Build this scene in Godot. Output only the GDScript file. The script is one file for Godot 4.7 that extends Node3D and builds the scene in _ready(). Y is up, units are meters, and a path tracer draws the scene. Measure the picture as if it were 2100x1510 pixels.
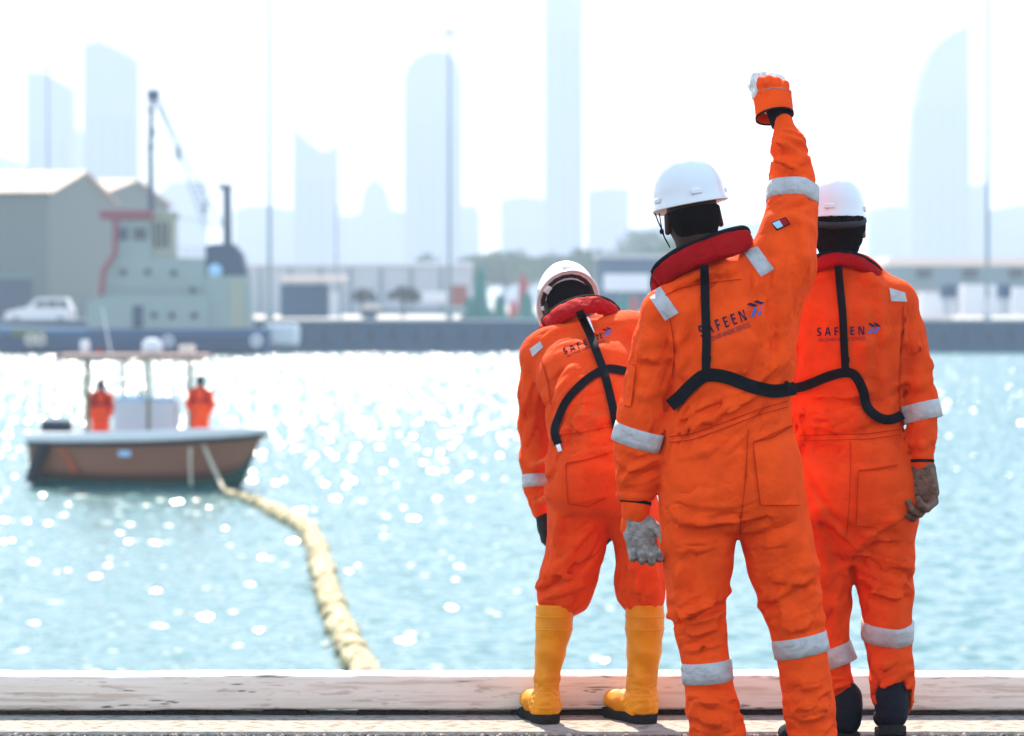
extends Node3D

const F := 7000.0        # lens: pixels of the 2100 wide frame per unit of width over distance
const EYE := 1.41        # the lens stands this far above the quay
const HORIZON := 621.0
const SEA := -2.43
const WAVES_NEAR := 1.04
const WAVES_FAR := 1.65

var M := {}
var rng := RandomNumberGenerator.new()


func _ready() -> void:
	rng.seed = 7
	make_camera_and_light()
	make_materials()
	make_setting()
	make_skyline()
	make_far_shore()
	make_tug()
	make_workboat()
	make_boom()
	make_quay_edge()
	make_raising_worker()
	make_right_worker()
	make_bending_worker()


func make_camera_and_light() -> void:
	var cam := Camera3D.new()
	cam.name = "camera"
	add_child(cam)
	cam.position = Vector3(0, EYE, 0)
	cam.keep_aspect = Camera3D.KEEP_HEIGHT
	cam.rotation.x = -atan((755.0 - HORIZON) / F)
	cam.near = 0.5
	cam.far = 9000.0
	cam.current = true
	var lens := CameraAttributesPhysical.new()
	lens.frustum_focal_length = 120.0
	lens.exposure_aperture = 4.1
	lens.frustum_focus_distance = 10.6
	lens.frustum_far = 9000.0
	lens.frustum_near = 0.5
	var e := Environment.new()
	e.background_mode = Environment.BG_SKY
	var sky := Sky.new()
	var sm := ProceduralSkyMaterial.new()
	sm.sky_top_color = Color(0.53, 0.66, 0.79)
	sm.sky_horizon_color = Color(0.99, 0.995, 0.985)
	sm.sky_curve = 0.16
	sm.ground_horizon_color = Color(0.72, 0.72, 0.70)
	sm.ground_bottom_color = Color(0.45, 0.45, 0.44)
	sm.sun_angle_max = 60.0
	sm.sun_curve = 0.12
	sm.sky_energy_multiplier = 1.0
	sky.sky_material = sm
	e.sky = sky
	e.tonemap_mode = Environment.TONE_MAPPER_LINEAR
	e.tonemap_exposure = 3.15
	e.sdfgi_enabled = true
	e.ssao_enabled = true
	e.ssil_enabled = true
	e.fog_enabled = true
	e.fog_light_color = Color(0.84, 0.91, 1.0)
	e.fog_density = 0.0006
	var w := WorldEnvironment.new()
	w.name = "world"
	w.environment = e
	w.camera_attributes = lens
	add_child(w)
	cam.fov = rad_to_deg(2.0 * atan(755.0 / F))
	var sun := DirectionalLight3D.new()
	sun.name = "sun"
	sun.light_energy = 1.6
	sun.light_color = Color(1.0, 0.95, 0.87)
	sun.light_angular_distance = 0.5
	sun.shadow_enabled = true
	add_child(sun)
	sun.look_at_from_position(Vector3.ZERO, -dir_to(-8.0, 45.0), Vector3.UP)


func dir_to(azimuth: float, elevation: float) -> Vector3:   # azimuth from straight ahead, positive to the right
	var a := deg_to_rad(azimuth)
	var h := deg_to_rad(elevation)
	return Vector3(sin(a) * cos(h), sin(h), -cos(a) * cos(h))


# ---------------------------------------------------------------- materials

func lin(r: float, g: float, b: float) -> Color:
	return Color(r, g, b).linear_to_srgb()


func mat(called: String, c: Color, rough := 0.8, spec := 0.4, metal := 0.0) -> StandardMaterial3D:
	var m := StandardMaterial3D.new()
	m.resource_name = called
	m.albedo_color = c
	m.roughness = rough
	m.metallic = metal
	m.metallic_specular = spec
	M[called] = m
	return m


func noise(freq: float, octaves := 4, seed_ := 1, type := FastNoiseLite.TYPE_SIMPLEX_SMOOTH) -> FastNoiseLite:
	var n := FastNoiseLite.new()
	n.noise_type = type
	n.seed = seed_
	n.frequency = freq
	n.fractal_type = FastNoiseLite.FRACTAL_FBM if octaves > 1 else FastNoiseLite.FRACTAL_NONE
	n.fractal_octaves = octaves
	return n


func noise_tex(n: FastNoiseLite, side := 512, ramp: Gradient = null, normal := 0.0) -> NoiseTexture2D:
	var t := NoiseTexture2D.new()
	t.width = side
	t.height = side
	t.seamless = true
	t.seamless_blend_skirt = 0.3
	t.noise = n
	if normal > 0.0:
		t.as_normal_map = true
		t.bump_strength = normal
	t.color_ramp = ramp
	return t


func ramp(a: Color, b: Color, from := 0.0, to := 1.0) -> Gradient:
	var g := Gradient.new()
	g.offsets = PackedFloat32Array([from, to])
	g.colors = PackedColorArray([a, b])
	return g


func triplanar(m: StandardMaterial3D, scale: float, world := false) -> void:
	m.uv1_triplanar = true
	m.uv1_world_triplanar = world
	m.uv1_scale = Vector3.ONE * scale
	m.uv1_triplanar_sharpness = 4.0


func relief(m: StandardMaterial3D, t: Texture2D, cm: float) -> void:
	m.heightmap_enabled = true
	m.heightmap_texture = t
	m.heightmap_scale = absf(cm)
	m.heightmap_flip_texture = cm < 0.0


func make_materials() -> void:
	var wrinkle := noise_tex(noise(0.012, 5, 11), 512)
	var grain := noise_tex(noise(0.03, 4, 5), 512)
	var spots := noise_tex(noise(0.01, 5, 8), 512, ramp(Color(0.94, 0.925, 0.925), Color(1, 1, 1), 0.28, 0.7))
	var ridged := noise(0.010, 3, 15)
	ridged.fractal_type = FastNoiseLite.FRACTAL_RIDGED
	var creases := noise_tex(ridged, 768)
	for s in [["suit", lin(0.86, 0.072, 0.006)], ["suit_bent", lin(0.72, 0.062, 0.007)], ["suit_right", lin(0.72, 0.058, 0.006)]]:
		var suit := mat(s[0], s[1], 0.85, 0.2)
		triplanar(suit, 1.9)
		suit.albedo_texture = spots
		relief(suit, creases, -0.28)
		suit.rim_enabled = true
		suit.rim = 0.3
		suit.rim_tint = 0.9
	mat("suit_seam", lin(0.46, 0.028, 0.004), 0.9, 0.1)
	var vest := mat("vest_red", lin(0.34, 0.005, 0.007), 0.75, 0.15)
	triplanar(vest, 3.5)
	relief(vest, wrinkle, 1.0)
	var web := mat("webbing", lin(0.009, 0.010, 0.013), 0.8, 0.15)
	triplanar(web, 30.0)
	relief(web, grain, 0.05)
	var tape := mat("reflective_tape", lin(0.42, 0.41, 0.405), 0.5, 0.4)
	triplanar(tape, 4.0)
	tape.albedo_texture = spots
	relief(tape, wrinkle, 0.5)
	var shell := mat("helmet_white", lin(0.66, 0.665, 0.68), 0.32, 0.4)
	shell.clearcoat_enabled = true
	shell.clearcoat = 0.25
	shell.clearcoat_roughness = 0.2
	mat("helmet_lining", lin(0.02, 0.02, 0.025), 0.8)
	mat("strap_white", lin(0.75, 0.75, 0.76), 0.6)
	var dark_skin := mat("skin_dark", lin(0.048, 0.025, 0.018), 0.6, 0.25)
	triplanar(dark_skin, 9.0)
	relief(dark_skin, grain, 0.06)
	var skin := mat("skin_brown", lin(0.17, 0.075, 0.045), 0.5, 0.4)
	triplanar(skin, 9.0)
	relief(skin, grain, 0.06)
	var hair := mat("hair_black", lin(0.010, 0.008, 0.008), 0.9, 0.15)
	triplanar(hair, 14.0)
	relief(hair, grain, 0.5)
	mat("eye_white", lin(0.6, 0.58, 0.55), 0.2)
	mat("print_navy", lin(0.022, 0.018, 0.055), 0.8, 0.2)
	mat("print_blue", lin(0.03, 0.13, 0.42), 0.8, 0.2)
	mat("print_red", lin(0.32, 0.01, 0.015), 0.8, 0.2)
	mat("print_sky", lin(0.35, 0.55, 0.75), 0.8, 0.2)
	for s in [["leather_pale", lin(0.30, 0.27, 0.245)], ["leather_white", lin(0.72, 0.73, 0.72)], ["leather_brown", lin(0.16, 0.10, 0.07)], ["glove_black", lin(0.018, 0.018, 0.02)]]:
		var g := mat(s[0], s[1], 0.8, 0.3)
		triplanar(g, 7.0)
		g.albedo_texture = noise_tex(noise(0.014, 5, 21), 256, ramp(Color(0.84, 0.82, 0.80), Color(1, 1, 1), 0.3, 0.6))
		relief(g, wrinkle, 0.6)
	var rubber := mat("boot_yellow", lin(0.66, 0.235, 0.005), 0.42, 0.3)
	triplanar(rubber, 3.0)
	rubber.albedo_texture = noise_tex(noise(0.005, 5, 31), 512, ramp(Color(0.93, 0.90, 0.86), Color(1, 1, 1), 0.2, 0.6))
	relief(rubber, grain, 0.08)
	var leather := mat("boot_leather", lin(0.010, 0.012, 0.020), 0.65, 0.2)
	triplanar(leather, 8.0)
	relief(leather, grain, 0.2)
	var sole := mat("sole_black", lin(0.02, 0.02, 0.02), 0.85, 0.15)
	triplanar(sole, 6.0)
	relief(sole, grain, 0.3)
	mat("metal_grey", lin(0.35, 0.35, 0.36), 0.35, 0.5, 0.8)
	# quay
	var dirt := mat("dirt", lin(0.15, 0.125, 0.105), 0.95, 0.2)
	triplanar(dirt, 1.3, true)
	dirt.albedo_texture = noise_tex(noise(0.02, 6, 3), 1024, ramp(Color(0.35, 0.3, 0.28), Color(1, 1, 1), 0.3, 0.7))
	relief(dirt, noise_tex(noise(0.035, 6, 4), 1024), 3.0)
	var pebble := mat("pebble", lin(0.33, 0.28, 0.24), 0.9, 0.2)
	pebble.vertex_color_use_as_albedo = true
	var coping := mat("coping", lin(0.29, 0.26, 0.225), 0.9, 0.2)
	triplanar(coping, 1.1, true)
	coping.albedo_texture = noise_tex(noise(0.015, 6, 6), 1024, ramp(Color(0.78, 0.74, 0.70), Color(1, 1, 1), 0.18, 0.5))
	relief(coping, grain, 0.4)
	var pad := mat("pad", lin(0.035, 0.03, 0.03), 0.9, 0.2)
	triplanar(pad, 4.0)
	relief(pad, grain, 0.8)
	var wharf := mat("wharf", lin(0.22, 0.21, 0.20), 0.9, 0.2)
	triplanar(wharf, 0.3, true)
	wharf.albedo_texture = spots
	# water
	var water := mat("water", lin(0.045, 0.125, 0.125), 0.15, 0.36)
	# far shore
	for s in [["land", lin(0.34, 0.31, 0.28)], ["tower", lin(0.16, 0.20, 0.24)], ["tower_dark", lin(0.10, 0.14, 0.18)], ["shed_wall", lin(0.10, 0.13, 0.115)], ["shed_roof", lin(0.40, 0.31, 0.245)], ["shed_door", lin(0.035, 0.055, 0.085)],
			["tug_blue", lin(0.003, 0.052, 0.13)], ["tug_pale", lin(0.25, 0.30, 0.275)], ["tug_red", lin(0.24, 0.035, 0.05)], ["tug_dark", lin(0.01, 0.04, 0.075)], ["tug_cream", lin(0.33, 0.32, 0.23)], ["mast_grey", lin(0.03, 0.06, 0.085)],
			["pole", lin(0.13, 0.20, 0.21)], ["pale_wall", lin(0.40, 0.41, 0.42)], ["white_paint", lin(0.62, 0.62, 0.64)], ["blue_grey", lin(0.012, 0.06, 0.11)], ["buoy_green", lin(0.02, 0.14, 0.12)], ["buoy_red", lin(0.32, 0.06, 0.06)],
			["leaf", lin(0.055, 0.12, 0.035)], ["bush", lin(0.02, 0.035, 0.03)], ["bark", lin(0.06, 0.045, 0.035)], ["glass_dark", lin(0.01, 0.02, 0.03)], ["tyre", lin(0.015, 0.015, 0.016)], ["brick_red", lin(0.26, 0.09, 0.07)],
			["hull_brown", lin(0.24, 0.10, 0.055)], ["hull_white", lin(0.70, 0.70, 0.70)], ["hull_green", lin(0.005, 0.06, 0.045)], ["rub_black", lin(0.02, 0.025, 0.03)], ["canopy", lin(0.30, 0.20, 0.17)], ["canopy_post", lin(0.16, 0.14, 0.08)],
			["console", lin(0.50, 0.49, 0.52)], ["engine", lin(0.012, 0.022, 0.045)], ["fender_orange", lin(0.34, 0.07, 0.02)], ["rope", lin(0.46, 0.40, 0.30)], ["roof_light", lin(0.68, 0.55, 0.47)]]:
		mat(s[0], s[1], 0.75, 0.3)
	M.glass_dark.roughness = 0.1
	M.hull_brown.roughness = 0.45
	var boom := mat("boom", lin(0.48, 0.415, 0.27), 0.8, 0.25)
	triplanar(boom, 0.7)
	boom.albedo_texture = noise_tex(noise(0.02, 5, 41), 512, ramp(Color(0.6, 0.55, 0.42), Color(1, 1, 1), 0.25, 0.55))
	relief(boom, wrinkle, 4.0)
	mat("boom_tie", lin(0.10, 0.085, 0.035), 0.85, 0.2)


# ---------------------------------------------------------------- shapes

func at(x: float, y: float, d: float) -> Vector3:
	return Vector3((x - 1050.0) / F * d, EYE + (HORIZON - y) / F * d, -d)


func sea_at(x: float, y: float) -> Vector3:              # the point of the water's surface
	return at(x, y, F * (EYE - SEA) / (y - HORIZON))


class Shape:
	var v := PackedVector3Array()
	var uv := PackedVector2Array()
	var idx := PackedInt32Array()

	func tri(a: int, b: int, c: int) -> void:              # counter-clockwise as seen
		idx.append(a)
		idx.append(b)
		idx.append(c)

	func face(points: Array, centre: Vector3) -> void:     # a flat convex face that looks away from the centre
		var n: Vector3 = (points[1] - points[0]).cross(points[2] - points[0])
		var mid := Vector3.ZERO
		for p in points:
			mid += p
		if n.dot(mid / points.size() - centre) < 0:
			points = points.duplicate()
			points.reverse()
		var k := v.size()
		for p in points:
			v.append(p)
		for i in range(1, points.size() - 1):
			tri(k, k + i, k + i + 1)

	func box(lo: Vector3, hi: Vector3, bevel := 0.0) -> void:
		block(Transform3D(Basis(), (lo + hi) / 2), (hi - lo).abs(), bevel)

	func block(t: Transform3D, size: Vector3, bevel := 0.0) -> void:
		var h := size / 2
		var c := t.origin
		var b := minf(bevel, minf(h.x, minf(h.y, h.z)) * 0.9)
		var p := func(sx: int, sy: int, sz: int, axis: int) -> Vector3:
			var q := Vector3(sx * (h.x - b), sy * (h.y - b), sz * (h.z - b))
			q[axis] += b * [sx, sy, sz][axis]
			return t * q
		for s in [-1, 1]:
			face([p.call(s, -1, -1, 0), p.call(s, 1, -1, 0), p.call(s, 1, 1, 0), p.call(s, -1, 1, 0)], c)
			face([p.call(-1, s, -1, 1), p.call(1, s, -1, 1), p.call(1, s, 1, 1), p.call(-1, s, 1, 1)], c)
			face([p.call(-1, -1, s, 2), p.call(1, -1, s, 2), p.call(1, 1, s, 2), p.call(-1, 1, s, 2)], c)
		if b <= 0.0:
			return
		for s in [-1, 1]:
			for r in [-1, 1]:
				face([p.call(-1, s, r, 1), p.call(1, s, r, 1), p.call(1, s, r, 2), p.call(-1, s, r, 2)], c)
				face([p.call(s, -1, r, 0), p.call(s, 1, r, 0), p.call(s, 1, r, 2), p.call(s, -1, r, 2)], c)
				face([p.call(s, r, -1, 0), p.call(s, r, 1, 0), p.call(s, r, 1, 1), p.call(s, r, -1, 1)], c)
				for q in [-1, 1]:
					face([p.call(s, r, q, 0), p.call(s, r, q, 1), p.call(s, r, q, 2)], c)

	func settle(from: int) -> void:                         # turns a closed skin outwards
		var mid := Vector3.ZERO
		for i in range(from, idx.size()):
			mid += v[idx[i]]
		mid /= maxi(1, idx.size() - from)
		var vol := 0.0
		for i in range(from, idx.size(), 3):
			vol += (v[idx[i]] - mid).dot((v[idx[i + 1]] - mid).cross(v[idx[i + 2]] - mid))
		if vol < 0:
			for i in range(from, idx.size(), 3):
				var k := idx[i + 1]
				idx[i + 1] = idx[i + 2]
				idx[i + 2] = k

	func skin(rows: Array, wrap := true, caps := true, closed := true, tor := false) -> void:
		var from := idx.size()
		var k := v.size()
		var n: int = rows[0].size()
		for r in rows:
			for p in r:
				v.append(p)
		for i in (rows.size() if tor else rows.size() - 1):
			var i2 := (i + 1) % rows.size()
			for j in (n if wrap else n - 1):
				var j2 := (j + 1) % n
				tri(k + i * n + j, k + i * n + j2, k + i2 * n + j2)
				tri(k + i * n + j, k + i2 * n + j2, k + i2 * n + j)
		if caps and wrap and not tor:
			for e in [0, rows.size() - 1]:
				var mid := Vector3.ZERO
				for p in rows[e]:
					mid += p
				var c := v.size()
				v.append(mid / n)
				for p in rows[e]:
					v.append(p)
				for j in n:
					if e == 0:
						tri(c, c + 1 + (j + 1) % n, c + 1 + j)
					else:
						tri(c, c + 1 + j, c + 1 + (j + 1) % n)
		if closed:
			settle(from)

	func tube(path: Array, r0: float, r1 := -1.0, sides := 8) -> void:
		var rows := []
		var up := Vector3.UP
		for i in path.size():
			var d: Vector3 = (path[mini(i + 1, path.size() - 1)] - path[maxi(i - 1, 0)]).normalized()
			if absf(d.dot(up)) > 0.95:
				up = Vector3.RIGHT if absf(d.x) < 0.9 else Vector3.FORWARD
			var s := d.cross(up).normalized()
			var w := s.cross(d).normalized()
			up = w
			var r := r0 if r1 < 0 else lerpf(r0, r1, float(i) / maxi(1, path.size() - 1))
			var row := PackedVector3Array()
			for j in sides:
				var a := TAU * j / sides
				row.append(path[i] + (s * cos(a) + w * sin(a)) * r)
			rows.append(row)
		skin(rows)

	func lathe(profile: Array, t: Transform3D, sides := 16) -> void:    # (radius, height) pairs about the local y
		var rows := []
		for p in profile:
			var row := PackedVector3Array()
			for j in sides:
				var a := TAU * j / sides
				row.append(t * Vector3(p.x * cos(a), p.y, p.x * sin(a)))
			rows.append(row)
		skin(rows)

	func prism(poly: PackedVector2Array, t: Transform3D, depth: float) -> void:   # a plan in local xy, pushed back along -z
		var from := idx.size()
		var tris := Geometry2D.triangulate_polygon(poly)
		var n := poly.size()
		for z in [0.0, -depth]:
			var k := v.size()
			for p in poly:
				v.append(t * Vector3(p.x, p.y, z))
			for i in range(0, tris.size(), 3):
				if z == 0.0:
					tri(k + tris[i], k + tris[i + 1], k + tris[i + 2])
				else:
					tri(k + tris[i], k + tris[i + 2], k + tris[i + 1])
		var ccw := not Geometry2D.is_polygon_clockwise(poly)
		var c: Vector3 = t * Vector3(0, 0, -depth / 2)
		for i in n:
			var a := poly[i]
			var b := poly[(i + 1) % n]
			var k := v.size()
			v.append(t * Vector3(a.x, a.y, 0))
			v.append(t * Vector3(a.x, a.y, -depth))
			v.append(t * Vector3(b.x, b.y, -depth))
			v.append(t * Vector3(b.x, b.y, 0))
			tri(k, k + 1, k + 2)
			tri(k, k + 2, k + 3)
		if tris.size() >= 3:                                  # is the front cap, as triangulated, on the same side as the walls?
			var q0 := poly[tris[0]]
			var q1 := poly[tris[1]]
			var q2 := poly[tris[2]]
			var front_ccw := (q1 - q0).cross(q2 - q0) > 0
			if front_ccw != ccw:
				for i in range(from, from + tris.size() * 2, 3):
					var k := idx[i + 1]
					idx[i + 1] = idx[i + 2]
					idx[i + 2] = k
		settle(from)

	func ball(c: Vector3, r: Vector3, rings := 8, sides := 12, turn := Basis()) -> void:
		var rows := []
		for i in range(1, rings):
			var a := PI * i / rings
			var row := PackedVector3Array()
			for j in sides:
				var b := TAU * j / sides
				row.append(c + turn * (Vector3(sin(a) * cos(b), cos(a), sin(a) * sin(b)) * r))
			rows.append(row)
		skin(rows)

	func mesh(off := Vector3.ZERO) -> ArrayMesh:
		var nrm := PackedVector3Array()
		nrm.resize(v.size())
		var out := PackedInt32Array()
		out.resize(idx.size())
		for i in range(0, idx.size(), 3):
			var a := idx[i]
			var b := idx[i + 1]
			var c := idx[i + 2]
			var n := (v[b] - v[a]).cross(v[c] - v[a])
			nrm[a] += n
			nrm[b] += n
			nrm[c] += n
			out[i] = a
			out[i + 1] = c
			out[i + 2] = b
		for i in nrm.size():
			nrm[i] = nrm[i].normalized() if nrm[i].length_squared() > 1e-20 else Vector3.UP
		if off != Vector3.ZERO:
			for i in v.size():
				v[i] -= off
		var arrays := []
		arrays.resize(Mesh.ARRAY_MAX)
		arrays[Mesh.ARRAY_VERTEX] = v
		arrays[Mesh.ARRAY_NORMAL] = nrm
		if uv.size() == v.size():
			arrays[Mesh.ARRAY_TEX_UV] = uv
		arrays[Mesh.ARRAY_INDEX] = out
		var m := ArrayMesh.new()
		m.add_surface_from_arrays(Mesh.PRIMITIVE_TRIANGLES, arrays)
		return m


var used := {}

func numbered(called: String) -> String:
	used[called] = used.get(called, -1) + 1
	return called if used[called] == 0 else "%s_%03d" % [called, used[called]]


func tag(o: Node3D, label: String, category := "", group := "", kind := "") -> Node3D:
	for pair in [["label", label], ["category", category], ["group", group], ["kind", kind]]:
		if pair[1]:
			o.set_meta(pair[0], pair[1])
	return o


func thing(called: String, label: String, category: String, base: Vector3, group := "") -> Node3D:
	var o := Node3D.new()
	o.name = numbered(called)
	add_child(o)
	o.position = base
	return tag(o, label, category, group)


func origin_of(o: Node3D) -> Vector3:
	var p := Vector3.ZERO
	while o != self:
		p += o.position
		o = o.get_parent()
	return p


func part(called: String, s: Shape, m: Material, parent: Node3D) -> MeshInstance3D:    # shapes are given in the scene's own metres
	return put_mesh(called, s.mesh(origin_of(parent)), m, parent)


func put_mesh(called: String, mesh: Mesh, m: Material, parent: Node3D) -> MeshInstance3D:
	var o := MeshInstance3D.new()
	var n := 0
	o.name = called
	while parent.has_node(NodePath(o.name)):
		n += 1
		o.name = "%s_%03d" % [called, n]
	o.mesh = mesh
	o.material_override = m
	parent.add_child(o, true)
	return o


func solo(called: String, s: Shape, m: Material, label: String, category := "", group := "", kind := "") -> MeshInstance3D:
	var lo := s.v[0]
	var hi := s.v[0]
	for p in s.v:
		lo = lo.min(p)
		hi = hi.max(p)
	var base := Vector3((lo.x + hi.x) / 2, lo.y, (lo.z + hi.z) / 2)
	var o := MeshInstance3D.new()
	o.name = numbered(called)
	o.mesh = s.mesh(base)
	o.material_override = m
	add_child(o)
	o.position = base
	tag(o, label, category, group, kind)
	return o


func pbox(x0: float, y0: float, x1: float, y1: float, d: float, depth: float, bevel := 0.0) -> Shape:
	var s := Shape.new()
	add_pbox(s, x0, y0, x1, y1, d, depth, bevel)
	return s


func add_pbox(s: Shape, x0: float, y0: float, x1: float, y1: float, d: float, depth: float, bevel := 0.0) -> void:
	var a := at(x0, y1, d)
	var b := at(x1, y0, d)
	s.box(Vector3(a.x, a.y, -d - depth), Vector3(b.x, b.y, -d), bevel)


func profile(points: Array, d: float, depth: float) -> Shape:      # an upright outline, pushed back by its depth
	var s := Shape.new()
	var poly := PackedVector2Array()
	for i in range(0, points.size(), 2):
		var p := at(points[i], points[i + 1], d)
		poly.append(Vector2(p.x, p.y))
	s.prism(poly, Transform3D(Basis(), Vector3(0, 0, -d)), depth)
	return s


func smooth_path(points: Array, step: float) -> Array:
	var c := Curve3D.new()
	for i in points.size():
		var before: Vector3 = points[maxi(i - 1, 0)]
		var after: Vector3 = points[mini(i + 1, points.size() - 1)]
		var m := (after - before) / 6.0
		c.add_point(points[i], -m, m)
	c.bake_interval = step / 4.0
	var out := []
	var n := maxi(2, int(ceil(c.get_baked_length() / step)))
	for i in n + 1:
		out.append(c.sample_baked(c.get_baked_length() * i / n, true))
	return out


# ---------------------------------------------------------------- bodies: tapered limbs joined smoothly on a grid, skinned with surface nets

class Clay:
	var bones := []
	var crumples := []
	var lo := Vector3.ZERO
	var cell := 0.01
	var nx := 0
	var ny := 0
	var nz := 0
	var f := PackedFloat32Array()
	var n1 := FastNoiseLite.new()
	var amp := 0.0
	var freq := 6.0
	var sweep := Vector3.ONE
	var crease := 0.0

	func _init() -> void:
		n1.noise_type = FastNoiseLite.TYPE_SIMPLEX_SMOOTH
		n1.frequency = 1.0
		n1.fractal_type = FastNoiseLite.FRACTAL_NONE
		n1.seed = 3

	# half width and half depth at either end; k: how softly it joins what is there already
	func add(a: Vector3, b: Vector3, wa: float, da: float, wb: float, db: float, ka := 0.03, kb := 0.03, side := Vector3.RIGHT, cut := false) -> void:
		bones.append([a, b, wa, da, wb, db, ka, kb, side, cut])

	func ball(c: Vector3, w: float, h: float, d: float, k := 0.02, cut := false) -> void:
		var long := maxf(0.0, h - minf(w, d))
		bones.append([c - Vector3(0, long, 0), c + Vector3(0, long + 0.0001, 0), w, d, w, d, k, k, Vector3.RIGHT, cut])

	func grow(size: float, pad := 0.05) -> void:
		cell = size
		var hi := Vector3.ONE * -100
		lo = Vector3.ONE * 100
		for q in bones:
			if q[9]:
				continue
			var r: float = maxf(maxf(q[2], q[3]), maxf(q[4], q[5]))
			lo = lo.min(q[0].min(q[1]) - Vector3.ONE * r)
			hi = hi.max(q[0].max(q[1]) + Vector3.ONE * r)
		lo -= Vector3.ONE * pad
		hi += Vector3.ONE * pad
		nx = int((hi.x - lo.x) / cell) + 2
		ny = int((hi.y - lo.y) / cell) + 2
		nz = int((hi.z - lo.z) / cell) + 2
		f.resize(nx * ny * nz)
		f.fill(0.3)
		for q in bones:
			stamp(q)

	func stamp(q: Array) -> void:
		var a: Vector3 = q[0]
		var ab: Vector3 = q[1] - a
		var wa: float = q[2]
		var da: float = q[3]
		var dw: float = q[4] - wa
		var dd: float = q[5] - da
		var ka: float = q[6]
		var dk: float = q[7] - ka
		var cut: bool = q[9]
		var t := ab.normalized() if ab.length() > 1e-6 else Vector3.UP
		var side: Vector3 = q[8]
		if absf(side.dot(t)) > 0.98:
			side = Vector3.UP if absf(t.y) < 0.9 else Vector3.RIGHT
		var u := (side - t * side.dot(t)).normalized()
		var w := t.cross(u)
		var inv := 1.0 / maxf(ab.length_squared(), 1e-9)
		var r: float = maxf(maxf(q[2], q[3]), maxf(q[4], q[5])) + maxf(ka, ka + dk) + cell * 3.0
		var p0: Vector3 = (a.min(q[1]) - Vector3.ONE * r - lo) / cell
		var p1: Vector3 = (a.max(q[1]) + Vector3.ONE * r - lo) / cell
		var x0 := maxi(0, int(p0.x))
		var x1 := mini(nx, int(p1.x) + 1)
		var y0 := maxi(0, int(p0.y))
		var y1 := mini(ny, int(p1.y) + 1)
		var z0 := maxi(0, int(p0.z))
		var z1 := mini(nz, int(p1.z) + 1)
		for z in range(z0, z1):
			for y in range(y0, y1):
				var row := (z * ny + y) * nx
				var base := lo + Vector3(0, y * cell, z * cell) - a
				for x in range(x0, x1):
					var p := Vector3(base.x + x * cell, base.y, base.z)
					var h := clampf(p.dot(ab) * inv, 0.0, 1.0)
					var e := p - ab * h
					var ww := wa + dw * h
					var d := da + dd * h
					var l := e.length()
					var g := Vector3(e.dot(u) / ww, e.dot(w) / d, e.dot(t) / minf(ww, d)).length()
					var s := l - l / g if g > 1e-4 else -minf(ww, d)
					var k := ka + dk * h
					var o := f[row + x]
					if cut:
						s = -s
						var m := maxf(k - absf(o - s), 0.0)
						f[row + x] = maxf(o, s) + m * m / (4.0 * k)
					else:
						var m := maxf(k - absf(o - s), 0.0)
						f[row + x] = minf(o, s) - m * m / (4.0 * k)

	# cloth: soft rolls everywhere, tighter creases where it is gathered: [centre, reach, the way the creases run, per metre, height]
	func wrinkle() -> void:
		var near := cell * 3.0
		for z in nz:
			for y in ny:
				var row := (z * ny + y) * nx
				for x in nx:
					var o := f[row + x]
					if o > near or o < -near:
						continue
					var p := lo + Vector3(x, y, z) * cell
					var up := amp * n1.get_noise_3dv(p * sweep * freq)
					var most := 0.0
					var run := Vector3(0.25, 0.97, 0.0)
					for c in crumples:
						var q: Vector3 = p - c[0]
						var w: float = 1.0 - q.length_squared() / (c[1] * c[1])
						if w > 0.0:
							if w > most:
								most = w
								run = c[2]
							var e: Vector3 = c[2]
							q -= e * (q.dot(e) * 0.78)
							var b := n1.get_noise_3dv(q * float(c[3]) + c[0] * 7.0)
							up += c[4] * minf(1.0, w * 1.6) * (0.55 - 1.6 * sqrt(b * b + 0.006))
					if crease > 0.0:                                # sharp valleys between the rolls
						var e := p + Vector3(1, 2, 3)
						e -= run * (e.dot(run) * 0.8)
						var b := 1.0 - absf(n1.get_noise_3dv(e * 17.0))
						b *= b
						b *= b
						up -= crease * (0.04 + minf(1.0, most * 1.4)) * b * b
					f[row + x] = o - up

	func value(p: Vector3) -> float:
		var g := (p - lo) / cell
		var x := int(g.x)
		var y := int(g.y)
		var z := int(g.z)
		if g.x < 0 or g.y < 0 or g.z < 0 or x >= nx - 1 or y >= ny - 1 or z >= nz - 1:
			return 0.3
		var fx := g.x - x
		var fy := g.y - y
		var fz := g.z - z
		var i := (z * ny + y) * nx + x
		var j := i + nx * ny
		var a := lerpf(lerpf(f[i], f[i + 1], fx), lerpf(f[i + nx], f[i + nx + 1], fx), fy)
		var b := lerpf(lerpf(f[j], f[j + 1], fx), lerpf(f[j + nx], f[j + nx + 1], fx), fy)
		return lerpf(a, b, fz)

	func back(x: float, y: float, top := 9.0) -> float:          # where a line along z meets the skin, from behind; NAN where it misses
		var z := minf(lo.z + (nz - 1) * cell, top)
		var before := value(Vector3(x, y, z))
		while z > lo.z:
			z -= cell
			var now := value(Vector3(x, y, z))
			if now < 0.0 and before >= 0.0:
				return z + cell * (-now) / maxf(before - now, 1e-6)
			before = now
		return NAN

	func out_from(c: Vector3, d: Vector3, most: float) -> float:
		var r := 0.0
		var before := value(c)
		while r < most:
			r += cell * 0.5
			var now := value(c + d * r)
			if now >= 0.0:
				return r - cell * 0.5 * now / maxf(now - before, 1e-6)
			before = now
		return most

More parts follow.
